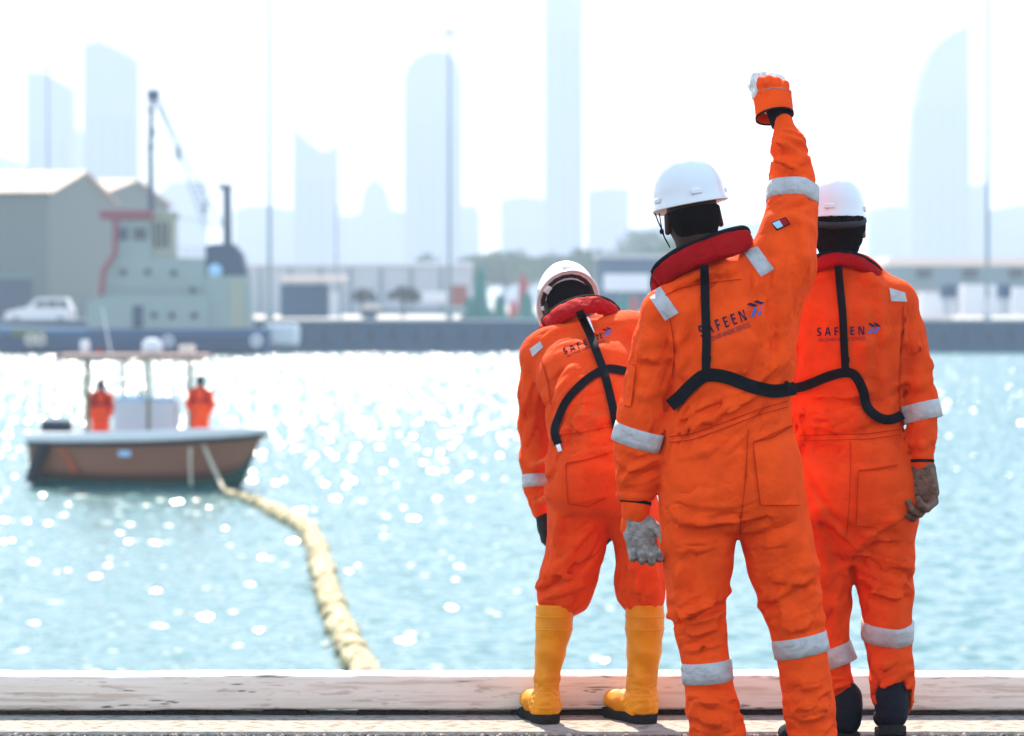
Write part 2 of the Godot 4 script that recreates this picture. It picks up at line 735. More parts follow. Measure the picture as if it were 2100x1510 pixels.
	func net() -> ArrayMesh:
		var verts := PackedVector3Array()
		var normals := PackedVector3Array()
		var index := PackedInt32Array()
		var at_cell := PackedInt32Array()
		at_cell.resize(f.size())
		at_cell.fill(-1)
		var sx := 1
		var sy := nx
		var sz := nx * ny
		var near := cell * 4.0
		for z in nz - 1:
			for y in ny - 1:
				var row := (z * ny + y) * nx
				for x in nx - 1:
					var i := row + x
					var a := f[i]
					if a > near or a < -near:
						continue
					var b := f[i + 1]
					var c := f[i + sy]
					var d := f[i + sy + 1]
					var e := f[i + sz]
					var g := f[i + sz + 1]
					var h := f[i + sz + sy]
					var k := f[i + sz + sy + 1]
					var inside := int(a < 0) + int(b < 0) + int(c < 0) + int(d < 0) + int(e < 0) + int(g < 0) + int(h < 0) + int(k < 0)
					if inside == 0 or inside == 8:
						continue
					var s := Vector3.ZERO
					var n := 0
					if (a < 0) != (b < 0):
						s += Vector3(a / (a - b), 0, 0)
						n += 1
					if (c < 0) != (d < 0):
						s += Vector3(c / (c - d), 1, 0)
						n += 1
					if (e < 0) != (g < 0):
						s += Vector3(e / (e - g), 0, 1)
						n += 1
					if (h < 0) != (k < 0):
						s += Vector3(h / (h - k), 1, 1)
						n += 1
					if (a < 0) != (c < 0):
						s += Vector3(0, a / (a - c), 0)
						n += 1
					if (b < 0) != (d < 0):
						s += Vector3(1, b / (b - d), 0)
						n += 1
					if (e < 0) != (h < 0):
						s += Vector3(0, e / (e - h), 1)
						n += 1
					if (g < 0) != (k < 0):
						s += Vector3(1, g / (g - k), 1)
						n += 1
					if (a < 0) != (e < 0):
						s += Vector3(0, 0, a / (a - e))
						n += 1
					if (b < 0) != (g < 0):
						s += Vector3(1, 0, b / (b - g))
						n += 1
					if (c < 0) != (h < 0):
						s += Vector3(0, 1, c / (c - h))
						n += 1
					if (d < 0) != (k < 0):
						s += Vector3(1, 1, d / (d - k))
						n += 1
					at_cell[i] = verts.size()
					verts.append(lo + (Vector3(x, y, z) + s / n) * cell)
					normals.append(Vector3(b - a + d - c + g - e + k - h, c - a + d - b + h - e + k - g, e - a + g - b + h - c + k - d).normalized())
		for z in range(1, nz - 1):
			for y in range(1, ny - 1):
				var row := (z * ny + y) * nx
				for x in range(1, nx - 1):
					var i := row + x
					if at_cell[i] < 0:
						continue
					var inside := f[i] < 0
					if inside != (f[i + sx] < 0):
						quad(index, inside, at_cell[i - sy - sz], at_cell[i - sz], at_cell[i], at_cell[i - sy])
					if inside != (f[i + sy] < 0):
						quad(index, inside, at_cell[i - sz - sx], at_cell[i - sx], at_cell[i], at_cell[i - sz])
					if inside != (f[i + sz] < 0):
						quad(index, inside, at_cell[i - sx - sy], at_cell[i - sy], at_cell[i], at_cell[i - sx])
		var arrays := []
		arrays.resize(Mesh.ARRAY_MAX)
		arrays[Mesh.ARRAY_VERTEX] = verts
		arrays[Mesh.ARRAY_NORMAL] = normals
		arrays[Mesh.ARRAY_INDEX] = index
		var m := ArrayMesh.new()
		m.add_surface_from_arrays(Mesh.PRIMITIVE_TRIANGLES, arrays)
		return m

	func quad(index: PackedInt32Array, inside: bool, a: int, b: int, c: int, d: int) -> void:
		if a < 0 or b < 0 or c < 0 or d < 0:
			return
		if inside:
			index.append_array([a, c, b, a, d, c])
		else:
			index.append_array([a, b, c, a, c, d])


# a worker who stands d0 metres from the lens with the middle of the stance at column x0 of the photograph
class Worker:
	var root: Node3D
	var d0 := 10.0
	var x0 := 0.0
	var clay := Clay.new()

	func spot(x: float, y: float, z: float) -> Vector3:          # z: towards the lens, measured from the stance
		var d := d0 - z
		return Vector3((x - 1050.0) / F * d - x0, EYE + (HORIZON - y) / F * d, z)

	func metres(pixels: float, z := 0.0) -> float:
		return pixels * (d0 - z) / F

	# slices [column, row, half width in pixels, z, half depth in metres]
	func limb(slices: Array, k0: float, k1: float, k2: float) -> void:
		for i in slices.size() - 1:
			var a: Array = slices[i]
			var b: Array = slices[i + 1]
			clay.add(spot(a[0], a[1], a[3]), spot(b[0], b[1], b[3]), metres(a[2], a[3]), a[4], metres(b[2], b[3]), b[4], k0 if i == 0 else k1, k1 if i < slices.size() - 2 else k2)

	func on(x: float, y: float, fallback := 0.0) -> Vector3:     # the point of the cloth seen there
		var z := 0.1
		for i in 3:
			var p := spot(x, y, z)
			var q := clay.back(p.x, p.y)
			if is_nan(q):
				return spot(x, y, fallback)
			z = q
		return spot(x, y, z)

	func fold(points: Array, r: float, sunk: float, k: float, cut := false) -> void:
		var ps := []
		for i in range(0, points.size(), 2):
			ps.append(on(points[i], points[i + 1]) - Vector3(0, 0, sunk if not cut else -sunk))
		for i in ps.size() - 1:
			var ra := r * (0.45 if i == 0 else 1.0)
			var rb := r * (0.45 if i == ps.size() - 2 else 1.0)
			clay.stamp([ps[i], ps[i + 1], ra, ra, rb, rb, k, k, Vector3.RIGHT, cut])


func strap(w: Worker, called: String, points: Array, width: float, m: Material, parent: Node3D, proud := 0.005, smoothing := 4, lift := 0.0) -> MeshInstance3D:
	var c := Curve2D.new()
	for i in range(0, points.size(), 2):
		var p := Vector2(points[i], points[i + 1])
		var a := Vector2(points[maxi(i - 2, 0)], points[maxi(i - 1, 1)])
		var b := Vector2(points[mini(i + 2, points.size() - 2)], points[mini(i + 3, points.size() - 1)])
		var bend := 0.0 if width < 4.0 else 1.0 / 6.0                # stitching turns its corners sharply
		c.add_point(p, -(b - a) * bend, (b - a) * bend)
	c.bake_interval = 1.0
	var n := maxi(2, int(c.get_baked_length() / 6.0))
	var spots := []
	var depth := []
	var last := 0.0
	for i in n + 1:
		var s := c.get_baked_length() * i / n
		var p := c.sample_baked(s, true)
		var t := (c.sample_baked(minf(s + 2, c.get_baked_length())) - c.sample_baked(maxf(s - 2, 0))).normalized()
		var e := Vector2(-t.y, t.x) * width / 2
		var zs := []
		for j in [-1.0, 0.0, 1.0]:
			var o := w.on(p.x + e.x * j, p.y + e.y * j, NAN)
			zs.append(last if is_nan(o.z) else o.z)
		last = zs[1]
		spots.append([p, e])
		depth.append(zs)
	var rows := []
	for i in n + 1:
		var z := [0.0, 0.0, 0.0]
		for j in 3:
			var sum := 0.0
			var count := 0
			var top := -9.0
			for q in range(maxi(0, i - smoothing), mini(n, i + smoothing) + 1):
				sum += depth[q][j]
				count += 1
				if absi(q - i) <= 1:
					top = maxf(top, depth[q][j])
			z[j] = maxf(sum / count, top) + lift * (1.0 - smoothstep(0.0, 0.22, float(i) / n))
		var p: Vector2 = spots[i][0]
		var e: Vector2 = spots[i][1]
		var row := PackedVector3Array()
		for j in [-1, 0, 1]:
			row.append(w.spot(p.x + e.x * j, p.y + e.y * j, z[j + 1] + proud))
		for j in [1, 0, -1]:
			row.append(w.spot(p.x + e.x * j, p.y + e.y * j, z[j + 1] + proud - 0.006))
		rows.append(row)
	var s := Shape.new()
	flat_ribbon(s, rows)
	return put_mesh(called, s.mesh(), m, parent)


func flat_ribbon(s: Shape, rows: Array) -> void:             # rows of six: three across the front, three back; the sides keep their edges
	var from := s.idx.size()
	var n: int = rows[0].size()
	for pair in [[0, 1], [1, 2], [2, 3], [3, 4], [4, 5], [5, 0]]:
		var k := s.v.size()
		for r in rows:
			s.v.append(r[pair[0]])
			s.v.append(r[pair[1]])
		for i in rows.size() - 1:
			s.tri(k + i * 2, k + i * 2 + 1, k + i * 2 + 3)
			s.tri(k + i * 2, k + i * 2 + 3, k + i * 2 + 2)
	s.settle(from)


func patch(w: Worker, called: String, q: Array, nu: int, nv: int, proud: float, m: Material, parent: Node3D) -> MeshInstance3D:   # q: four corners in order
	var s := Shape.new()
	var rows := []
	var last := 0.0
	for i in nv + 1:
		var a := Vector2(q[0], q[1]).lerp(Vector2(q[6], q[7]), float(i) / nv)
		var b := Vector2(q[2], q[3]).lerp(Vector2(q[4], q[5]), float(i) / nv)
		var row := PackedVector3Array()
		for j in nu + 1:
			var p := a.lerp(b, float(j) / nu)
			var o := w.on(p.x, p.y, NAN)
			var z := last if is_nan(o.z) else o.z
			last = z
			row.append(w.spot(p.x, p.y, z + proud))
		rows.append(row)
	var from := 0
	s.skin(rows, false, false, false)
	var edge := []
	for j in nu + 1:
		edge.append(rows[0][j])
	for i in range(1, nv + 1):
		edge.append(rows[i][nu])
	for j in range(nu - 1, -1, -1):
		edge.append(rows[nv][j])
	for i in range(nv - 1, 0, -1):
		edge.append(rows[i][0])
	var flip := (s.v[s.idx[1]] - s.v[s.idx[0]]).cross(s.v[s.idx[2]] - s.v[s.idx[0]]).z < 0
	if flip:
		for i in range(from, s.idx.size(), 3):
			var k := s.idx[i + 1]
			s.idx[i + 1] = s.idx[i + 2]
			s.idx[i + 2] = k
	var mid := Vector3.ZERO
	for p in edge:
		mid += p / edge.size()
	for i in edge.size():
		var a: Vector3 = edge[i]
		var b: Vector3 = edge[(i + 1) % edge.size()]
		var back := Vector3(0, 0, -proud - 0.004)
		s.face([a, b, b + back, a + back], mid)
	return put_mesh(called, s.mesh(), m, parent)


func band(w: Worker, c: Vector3, axis: Vector3, width: float, most: float, m: Material, parent: Node3D) -> MeshInstance3D:
	axis = axis.normalized()
	var u := axis.cross(Vector3(0, 0, 1)).normalized()
	var v := axis.cross(u)
	var rows := []
	var reach := PackedFloat32Array()
	for j in 56:
		var a := TAU * j / 56
		var d := u * cos(a) + v * sin(a)
		var far := 0.0
		for q in [-0.5, -0.25, 0.0, 0.25, 0.5]:
			var r := w.clay.out_from(c + axis * width * float(q), d, most)
			far = maxf(far, r if r < most else 0.0)
		reach.append(far)
	var even_reach := PackedFloat32Array()
	for j in 56:
		var sum := 0.0
		for q in range(-2, 3):
			sum += reach[(j + q + 56) % 56] / 5.0
		even_reach.append(maxf(sum, reach[j]))
	for e in [[-0.5, -0.012], [-0.5, 0.002], [-0.17, 0.0025], [0.17, 0.0025], [0.5, 0.002], [0.5, -0.012]]:
		var row := PackedVector3Array()
		for j in 56:
			var a := TAU * j / 56
			row.append(c + axis * width * float(e[0]) + (u * cos(a) + v * sin(a)) * (even_reach[j] + float(e[1])))
		rows.append(row)
	var s := Shape.new()
	s.skin(rows, true, false)
	return put_mesh("reflective_band", s.mesh(), m, parent)


func lettering(w: Worker, called: String, text: String, from: Vector2, to: Vector2, height: float, m: Material, parent: Node3D, bold := true) -> void:
	var font := SystemFont.new()
	font.font_names = PackedStringArray(["Droid Sans"])
	font.font_weight = 700 if bold else 400
	var t := TextMesh.new()
	t.text = text
	t.font = font
	t.font_size = 64
	t.pixel_size = 0.01
	t.depth = 0.0
	t.curve_step = 1.0
	var arrays := t.get_mesh_arrays() if t.get_surface_count() == 1 else t.surface_get_arrays(0)
	var v: PackedVector3Array = arrays[Mesh.ARRAY_VERTEX]
	var lo := Vector3.ONE * 99
	var hi := -lo
	for p in v:
		lo = lo.min(p)
		hi = hi.max(p)
	var along := to - from
	var up := Vector2(along.y, -along.x).normalized() * height
	var out := PackedVector3Array()
	var nrm := PackedVector3Array()
	for p in v:
		var q := from + along * (p.x - lo.x) / (hi.x - lo.x) + up * (p.y - lo.y) / (hi.y - lo.y)
		out.append(w.on(q.x, q.y) + Vector3(0, 0, 0.0025))
		nrm.append(Vector3(0, 0.05, 1).normalized())
	arrays[Mesh.ARRAY_VERTEX] = out
	arrays[Mesh.ARRAY_NORMAL] = nrm
	arrays[Mesh.ARRAY_TANGENT] = null
	arrays[Mesh.ARRAY_TEX_UV] = null
	var mesh := ArrayMesh.new()
	mesh.add_surface_from_arrays(Mesh.PRIMITIVE_TRIANGLES, arrays)
	put_mesh(called, mesh, m, parent)


func printed(w: Worker, called: String, corners: Array, m: Material, parent: Node3D) -> void:      # a flat printed mark, its corners in order
	var s := Shape.new()
	var pts := []
	for i in range(0, corners.size(), 2):
		pts.append(w.on(corners[i], corners[i + 1]) + Vector3(0, 0, 0.0025))
	var mid := Vector3.ZERO
	for p in pts:
		mid += p / pts.size()
	s.face(pts, mid - Vector3(0, 0, 1))
	put_mesh(called, s.mesh(), m, parent)


func logo(w: Worker, a: Vector2, b: Vector2, h: float, parent: Node3D) -> void:       # the firm's name with its two arrows; a and b: ends of the name's foot
	var x := (b - a).normalized()
	var y := Vector2(x.y, -x.x)
	lettering(w, "firm_name", "S A F E E N", a, b, h, M.print_navy, parent)
	lettering(w, "firm_line", "ABU DHABI MARINE SERVICES", a - y * h * 0.62 + x * 2, b - y * h * 0.62 + x * 2, h * 0.40, M.print_navy, parent, false)
	for i in 2:
		var o := b + x * h * (0.30 + 0.62 * i) + y * h * 0.12
		var corner := func(u: float, v: float) -> Array:
			var p := o + x * h * u + y * h * v
			return [p.x, p.y]
		var mid: Array = corner.call(0.62, 0.68)
		printed(w, "arrow_foot", corner.call(0, 0) + corner.call(0.34, 0) + corner.call(0.92, 0.66) + mid, M.print_blue, parent)
		printed(w, "arrow_head", corner.call(0.1, 1.18) + corner.call(0.44, 1.22) + corner.call(0.98, 0.78) + corner.call(0.62, 0.74), M.print_navy, parent)


# the red collar of an inflatable life vest; top and foot: rows of [column, row, z]
func vest_collar(w: Worker, top: Array, foot: Array, thick: float, parent: Node3D) -> MeshInstance3D:
	var a := []
	var b := []
	for p in top:
		a.append(w.spot(p[0], p[1], p[2]))
	for p in foot:
		b.append(w.spot(p[0], p[1], p[2]))
	var pa := even(a, 40)
	var pb := even(b, 40)
	var rows := []
	var edge := []
	for i in pa.size():
		var along: Vector3 = pa[mini(i + 1, 40)] - pa[maxi(i - 1, 0)]
		var up: Vector3 = (pa[i] - pb[i]) / 2
		var mid: Vector3 = (pa[i] + pb[i]) / 2
		var outward := up.cross(along).normalized()
		if outward.z < 0 and i > 6 and i < 34:
			outward = -outward
		var end := minf(1.0, minf(i, 40 - i) / 3.0 + 0.35)
		var row := PackedVector3Array()
		for j in 14:
			var t := TAU * j / 14
			var cu := signf(sin(t)) * pow(absf(sin(t)), 0.7)
			var co := signf(cos(t)) * pow(absf(cos(t)), 0.8)
			row.append(mid + up * cu + outward * co * thick * end * (1.0 + 0.10 * sin(i * 1.1) + 0.08 * sin(i * 2.3 + 1.0)))
		rows.append(row)
		edge.append(pa[i] + outward * thick * 0.25 + up.normalized() * 0.001)
	var s := Shape.new()
	s.skin(rows)
	var o := put_mesh("vest_collar", s.mesh(), M.vest_red, parent)
	var p := Shape.new()
	p.tube(edge, 0.0095, -1.0, 8)
	put_mesh("collar_piping", p.mesh(), M.webbing, o)
	return o


func even(points: Array, n: int) -> Array:
	var c := Curve3D.new()
	for i in points.size():
		var m: Vector3 = (points[mini(i + 1, points.size() - 1)] - points[maxi(i - 1, 0)]) / 6.0
		c.add_point(points[i], -m, m)
	c.bake_interval = 0.005
	var out := []
	for i in n + 1:
		out.append(c.sample_baked(c.get_baked_length() * i / n, true))
	return out


# a hard hat: c the middle of its rim, t.y its crown, -t.z its front
func hard_hat(c: Vector3, t: Basis, w: float, l: float, h: float, parent: Node3D) -> Node3D:
	var hat := Node3D.new()
	hat.name = "hard_hat"
	parent.add_child(hat)
	var ring := func(r: float, y: float, lift: float, inner: float) -> PackedVector3Array:
		var row := PackedVector3Array()
		for j in 64:
			var a := TAU * j / 64
			var side := cos(a)
			var fore := sin(a)
			var rib := 0.0
			if y > h * 0.35 and inner == 0.0:                    # three ribs over the crown from front to back
				var x := side * r * w
				for q in [-0.042, 0.0, 0.042]:
					rib += 0.0022 * exp(-pow((x - q) / 0.012, 2)) * clampf((y / h - 0.35) * 3.0, 0, 1)
			var front := maxf(0.0, fore)                         # the peak at the front
			var flare := lift * (1.0 + 4.5 * pow(front, 3.0))
			row.append(c + t * Vector3(side * (w * r + flare - inner), y + rib - (0.012 * pow(front, 3) if lift > 0 else 0.0), -fore * (l * r + flare * 1.1 - inner)))
		return row
	var rows := []
	rows.append(ring.call(1.0, -0.002, -0.004, 0.0))
	rows.append(ring.call(1.0, -0.010, 0.006, 0.0))
	rows.append(ring.call(1.0, -0.007, 0.009, 0.0))
	rows.append(ring.call(1.0, 0.003, 0.005, 0.0))
	rows.append(ring.call(1.0, 0.016, 0.0025, 0.0))
	rows.append(ring.call(1.0, 0.030, 0.0, 0.0))
	for i in range(1, 17):
		var th := PI / 2 * i / 16.0
		rows.append(ring.call(maxf(0.015, pow(cos(th), 0.80)), 0.030 + (h - 0.030) * pow(sin(th), 1.12), 0.0, 0.0))
	for i in range(16, -1, -1):
		var th := PI / 2 * i / 16.0
		rows.append(ring.call(maxf(0.012, pow(cos(th), 0.80)), 0.0 + (h - 0.005) * pow(sin(th), 1.12), 0.0, 0.005))
	var s := Shape.new()
	s.skin(rows)
	put_mesh("shell", s.mesh(), M.helmet_white, hat)
	for q in [-1, 1]:                                              # slots for ear defenders
		var b := Shape.new()
		b.block(Transform3D(t, c + t * Vector3(q * (w + 0.001), 0.020, 0.012)), Vector3(0.010, 0.018, 0.05), 0.004)
		put_mesh("side_slot", b.mesh(), M.helmet_white, hat)
	var plate := Shape.new()
	plate.block(Transform3D(t, c + t * Vector3(-0.015, 0.024, l + 0.002)), Vector3(0.036, 0.016, 0.008), 0.003)
	put_mesh("rear_plate", plate.mesh(), M.helmet_white, hat)
	return hat


# a gloved hand: palm from the wrist along x, the palm faces n, the thumb grows on side s; curl: bend of the three joints in degrees
func hand(clay: Clay, o: Vector3, x: Vector3, n: Vector3, s: Vector3, curl: Array, size: float, thumb_in := 35.0) -> void:
	x = x.normalized()
	s = (s - x * s.dot(x)).normalized()
	n = (n - x * n.dot(x) - s * n.dot(s)).normalized()
	clay.add(o, o + x * 0.05 * size, 0.032 * size, 0.022 * size, 0.042 * size, 0.019 * size, 0.01, 0.012, s)
	clay.add(o + x * 0.04 * size, o + x * 0.088 * size, 0.042 * size, 0.018 * size, 0.041 * size, 0.015 * size, 0.012, 0.01, s)
	var lengths := [0.92, 1.0, 0.94, 0.76]
	for i in 4:
		var p := o + x * (0.094 - 0.004 * absf(i - 1.0)) * size + s * (0.031 - 0.0205 * i) * size
		var bend := 0.0
		var spread := deg_to_rad(5.0 - 4.0 * i)
		for j in 3:
			bend += deg_to_rad(curl[j] + (3.0 * i if j == 0 else 0.0))
			var d := (x * cos(bend) + n * sin(bend)).rotated(n, 0.0)
			d = (d + s * sin(spread) * cos(bend)).normalized()
			var e: Vector3 = p + d * [0.046, 0.028, 0.022][j] * lengths[i] * size
			var r: float = [0.0105, 0.0098, 0.0088][j] * size
			clay.add(p, e, r, r, r * 0.93, r * 0.93, 0.004, 0.004, s)
			p = e
	var tp := o + x * 0.022 * size + s * 0.030 * size + n * 0.006 * size
	var ti := deg_to_rad(thumb_in)
	var td := (x * 0.72 + s * 0.55 * cos(ti) + n * 0.7 * sin(ti)).normalized()
	for j in 3:
		var e: Vector3 = tp + td * [0.040, 0.032, 0.026][j] * size
		var r: float = [0.0145, 0.0118, 0.0105][j] * size
		clay.add(tp, e, r, r, r * 0.93, r * 0.93, 0.008, 0.005, s)
		tp = e
		td = (td + (x * 0.35 - s * 0.25) * cos(ti) + n * 0.3 * sin(ti)).normalized()


func cuff(rows_at: Array, parent: Node3D, m: Material, called := "glove_cuff") -> MeshInstance3D:      # an open sleeve: [centre, across, depth] rows, with a wall
	var outer := []
	var inner := []
	for r in rows_at:
		var a := PackedVector3Array()
		var b := PackedVector3Array()
		for j in 28:
			var t := TAU * j / 28
			var d: Vector3 = r[1] * cos(t) + r[2] * sin(t)
			a.append(r[0] + d)
			b.append(r[0] + d * (1.0 - 0.003 / d.length()))
		outer.append(a)
		inner.append(b)
	inner.reverse()
	var s := Shape.new()
	s.skin(outer + inner, true, false, true, true)
	return put_mesh(called, s.mesh(), m, parent)


# head, neck and face; c the middle of the skull, t.y its crown, -t.z where it looks
func head(c: Vector3, t: Basis, neck_foot: Vector3, skin: Material, parent: Node3D, size := 1.0) -> MeshInstance3D:
	var k := Clay.new()
	var p := func(x: float, y: float, z: float) -> Vector3:
		return c + t * (Vector3(x, y, z) * size)
	var side := t.x
	k.add(p.call(0, 0.02, 0.028), p.call(0, 0.02, -0.030), 0.074 * size, 0.088 * size, 0.070 * size, 0.086 * size, 0.02, 0.02, side)
	k.add(p.call(0, -0.03, -0.03), p.call(0, -0.088, -0.062), 0.064 * size, 0.062 * size, 0.038 * size, 0.034 * size, 0.04, 0.03, side)
	k.add(p.call(0, -0.055, 0.018), neck_foot, 0.060 * size, 0.062 * size, 0.068 * size, 0.068 * size, 0.03, 0.03, side)
	for s in [-1, 1]:
		k.add(p.call(s * 0.078, 0.020, 0.004), p.call(s * 0.083, -0.030, -0.004), 0.008, 0.020, 0.008, 0.013, 0.008, 0.008, side)
		k.add(p.call(s * 0.026, 0.012, -0.098), p.call(s * 0.034, 0.012, -0.094), 0.018, 0.014, 0.016, 0.012, 0.008, 0.008, side, true)
		k.add(p.call(s * 0.012, 0.032, -0.106), p.call(s * 0.045, 0.032, -0.092), 0.009, 0.008, 0.007, 0.008, 0.012, 0.012, t.y)
		k.add(p.call(s * 0.010, -0.028, -0.110), p.call(s * 0.012, -0.028, -0.104), 0.008, 0.008, 0.008, 0.008, 0.008, 0.008, side)
	k.add(p.call(0, 0.020, -0.104), p.call(0, -0.026, -0.120), 0.009, 0.010, 0.012, 0.012, 0.012, 0.008, side)
	k.add(p.call(-0.018, -0.056, -0.098), p.call(0.018, -0.056, -0.098), 0.007, 0.009, 0.007, 0.009, 0.008, 0.008, t.y)
	k.add(p.call(-0.015, -0.067, -0.095), p.call(0.015, -0.067, -0.095), 0.007, 0.009, 0.007, 0.009, 0.004, 0.004, t.y)
	k.grow(0.005, 0.02)
	var o := put_mesh("body", k.net(), skin, parent)
	for s in [-1, 1]:
		var e := Shape.new()
		e.ball(p.call(s * 0.030, 0.010, -0.086), Vector3.ONE * 0.0115, 8, 12)
		put_mesh("eye", e.mesh(), M.eye_white, o)
	return o


# ---------------------------------------------------------------- the three workers on the quay

func worker(called: String, label: String, d0: float, column: float) -> Worker:
	var w := Worker.new()
	w.d0 = d0
	w.x0 = (column - 1050.0) / F * d0
	w.root = thing(called, label, "person", Vector3(w.x0, 0, -d0), "workers on the quay")
	w.clay.amp = 0.0075
	w.clay.freq = 5.0
	w.clay.crease = 0.009
	w.clay.sweep = Vector3(1.3, 0.5, 1.3)
	return w


func tilt(side_deg: float, nod_deg: float, turn_deg: float) -> Basis:     # side: roll to the left of the picture, nod: forwards, turn: to the left
	return Basis(Vector3(0, 0, 1), deg_to_rad(side_deg)) * Basis(Vector3.UP, deg_to_rad(turn_deg)) * Basis(Vector3.RIGHT, deg_to_rad(-nod_deg))


func make_raising_worker() -> void:
	var w := worker("person", "tallest worker in orange coverall and white helmet, one gloved fist raised high", 10.5, 1540)
	var c := w.clay
	# trunk, from the shoulders to the seat
	w.limb([[1452, 575, 88, -0.005, 0.085], [1478, 640, 126, 0.0, 0.118], [1502, 700, 126, 0.01, 0.135], [1504, 760, 121, 0.01, 0.135], [1498, 830, 119, 0.005, 0.130], [1492, 890, 127, 0.005, 0.135], [1500, 950, 138, 0.015, 0.150], [1503, 1005, 143, 0.02, 0.150]], 0.05, 0.05, 0.05)
	c.add(w.spot(1375, 635, 0), w.spot(1555, 560, 0), 0.062, 0.085, 0.075, 0.095, 0.06, 0.06, Vector3.UP)
	c.add(w.spot(1440, 560, 0.0), w.spot(1470, 620, 0.0), 0.085, 0.075, 0.14, 0.10, 0.05, 0.05)
	for q in [[1447, 1015], [1575, 1008]]:
		c.ball(w.spot(q[0], q[1], 0.075), 0.098, 0.12, 0.092, 0.06)
	# legs
	w.limb([[1431, 1050, 80, 0.01, 0.135], [1430, 1105, 76, 0.01, 0.128], [1431, 1160, 70, 0.01, 0.118], [1429, 1236, 60, 0.012, 0.105], [1439, 1300, 53, 0.015, 0.093], [1451, 1380, 52, 0.02, 0.090], [1462, 1450, 54, 0.025, 0.088], [1473, 1508, 54, 0.02, 0.088], [1478, 1530, 50, 0.015, 0.082]], 0.03, 0.015, 0.02)
	w.limb([[1584, 1050, 72, 0.01, 0.135], [1594, 1105, 70, 0.01, 0.128], [1606, 1160, 69, 0.01, 0.118], [1625, 1240, 61, 0.012, 0.105], [1640, 1310, 54, 0.015, 0.093], [1655, 1400, 51, 0.02, 0.090], [1664, 1460, 53, 0.02, 0.088], [1671, 1510, 50, 0.015, 0.086], [1674, 1530, 46, 0.012, 0.080]], 0.03, 0.015, 0.02)
	# hanging arm
	w.limb([[1352, 640, 40, 0.0, 0.085], [1338, 700, 40, 0.0, 0.080], [1328, 770, 44, 0.0, 0.078], [1315, 850, 47, 0.0, 0.080], [1310, 920, 46, -0.005, 0.078], [1310, 980, 42, -0.015, 0.068], [1305, 1012, 37, -0.02, 0.058]], 0.05, 0.02, 0.02)
	# raised arm, leaning away from the lens
	w.limb([[1580, 590, 70, 0.0, 0.110], [1602, 540, 68, -0.01, 0.105], [1617, 480, 57, -0.04, 0.090], [1625, 430, 50, -0.07, 0.080], [1625, 370, 43, -0.11, 0.070], [1616, 300, 34, -0.15, 0.055], [1605, 252, 23, -0.18, 0.042]], 0.06, 0.03, 0.02)
	w.limb([[1592, 640, 42, 0.0, 0.10], [1612, 560, 42, 0.0, 0.10]], 0.05, 0.05, 0.05)
	c.grow(0.008)
	# cloth
	c.crumples = [
		[w.spot(1495, 850, 0.12), 0.17, Vector3(0.8, 0.55, 0).normalized(), 14.3, 0.0159],
		[w.spot(1385, 880, 0.08), 0.11, Vector3(0.3, 0.9, 0).normalized(), 18.7, 0.0145],
		[w.spot(1600, 760, 0.08), 0.14, Vector3(0.55, 0.8, 0).normalized(), 13.2, 0.0145],
		[w.spot(1600, 600, 0.1), 0.16, Vector3(0.15, 1, 0).normalized(), 12.1, 0.0130],
		[w.spot(1625, 400, -0.02), 0.10, Vector3(0.9, 0.35, 0).normalized(), 15.4, 0.0116],
		[w.spot(1615, 310, -0.1), 0.13, Vector3(0.9, -0.4, 0).normalized(), 16.5, 0.0101],
		[w.spot(1320, 760, 0.07), 0.16, Vector3(0.4, 0.9, 0).normalized(), 11.0, 0.0101],
		[w.spot(1310, 975, 0.05), 0.10, Vector3(0.9, 0.3, 0).normalized(), 14.3, 0.0130],
		[w.spot(1440, 1080, 0.15), 0.14, Vector3(1, 0.12, 0).normalized(), 13.2, 0.0130],
		[w.spot(1560, 1100, 0.14), 0.14, Vector3(0.9, 0.4, 0).normalized(), 11.0, 0.0116],
		[w.spot(1435, 1275, 0.1), 0.13, Vector3(0.9, 0.3, 0).normalized(), 14.3, 0.0159],
		[w.spot(1635, 1230, 0.1), 0.14, Vector3(0.85, 0.5, 0).normalized(), 13.2, 0.0145],
		[w.spot(1470, 1480, 0.08), 0.13, Vector3(1, -0.1, 0).normalized(), 14.3, 0.0116],
		[w.spot(1665, 1470, 0.08), 0.14, Vector3(1, 0.25, 0).normalized(), 14.3, 0.0130],
		[w.spot(1460, 640, 0.1), 0.15, Vector3(0.3, 1, 0).normalized(), 9.9, 0.0087],
	]
	w.fold([1366, 1266, 1412, 1263, 1447, 1245, 1496, 1213], 0.0200, 0.0033, 0.0187)
	w.fold([1372, 1282, 1412, 1277, 1450, 1260, 1494, 1232], 0.0100, 0.0000, 0.0170, true)
	w.fold([1560, 1244, 1597, 1230, 1636, 1200, 1676, 1160], 0.0200, 0.0033, 0.0187)
	w.fold([1566, 1259, 1600, 1244, 1640, 1214, 1676, 1180], 0.0100, 0.0000, 0.0170, true)
	w.fold([1398, 886, 1451, 868, 1495, 838, 1545, 803], 0.0163, 0.0022, 0.0187)
	w.fold([1410, 897, 1455, 880, 1500, 850, 1548, 815], 0.0088, 0.0000, 0.0170, true)
	w.fold([1556, 790, 1588, 751, 1613, 715, 1627, 670], 0.0163, 0.0022, 0.0187)
	w.fold([1572, 790, 1598, 755, 1622, 712], 0.0088, 0.0000, 0.0170, true)
	w.fold([1380, 700, 1386, 735, 1400, 768], 0.0125, 0.0017, 0.0170)
	w.fold([1385, 586, 1440, 566, 1490, 552, 1522, 540], 0.0250, 0.0033, 0.0213)
	w.fold([1385, 600, 1440, 583, 1490, 570], 0.0075, 0.0000, 0.0170, true)
	w.fold([1607, 545, 1614, 620, 1620, 690], 0.0150, 0.0022, 0.0204)
	w.fold([1645, 470, 1648, 530, 1634, 590], 0.0150, 0.0017, 0.0187)
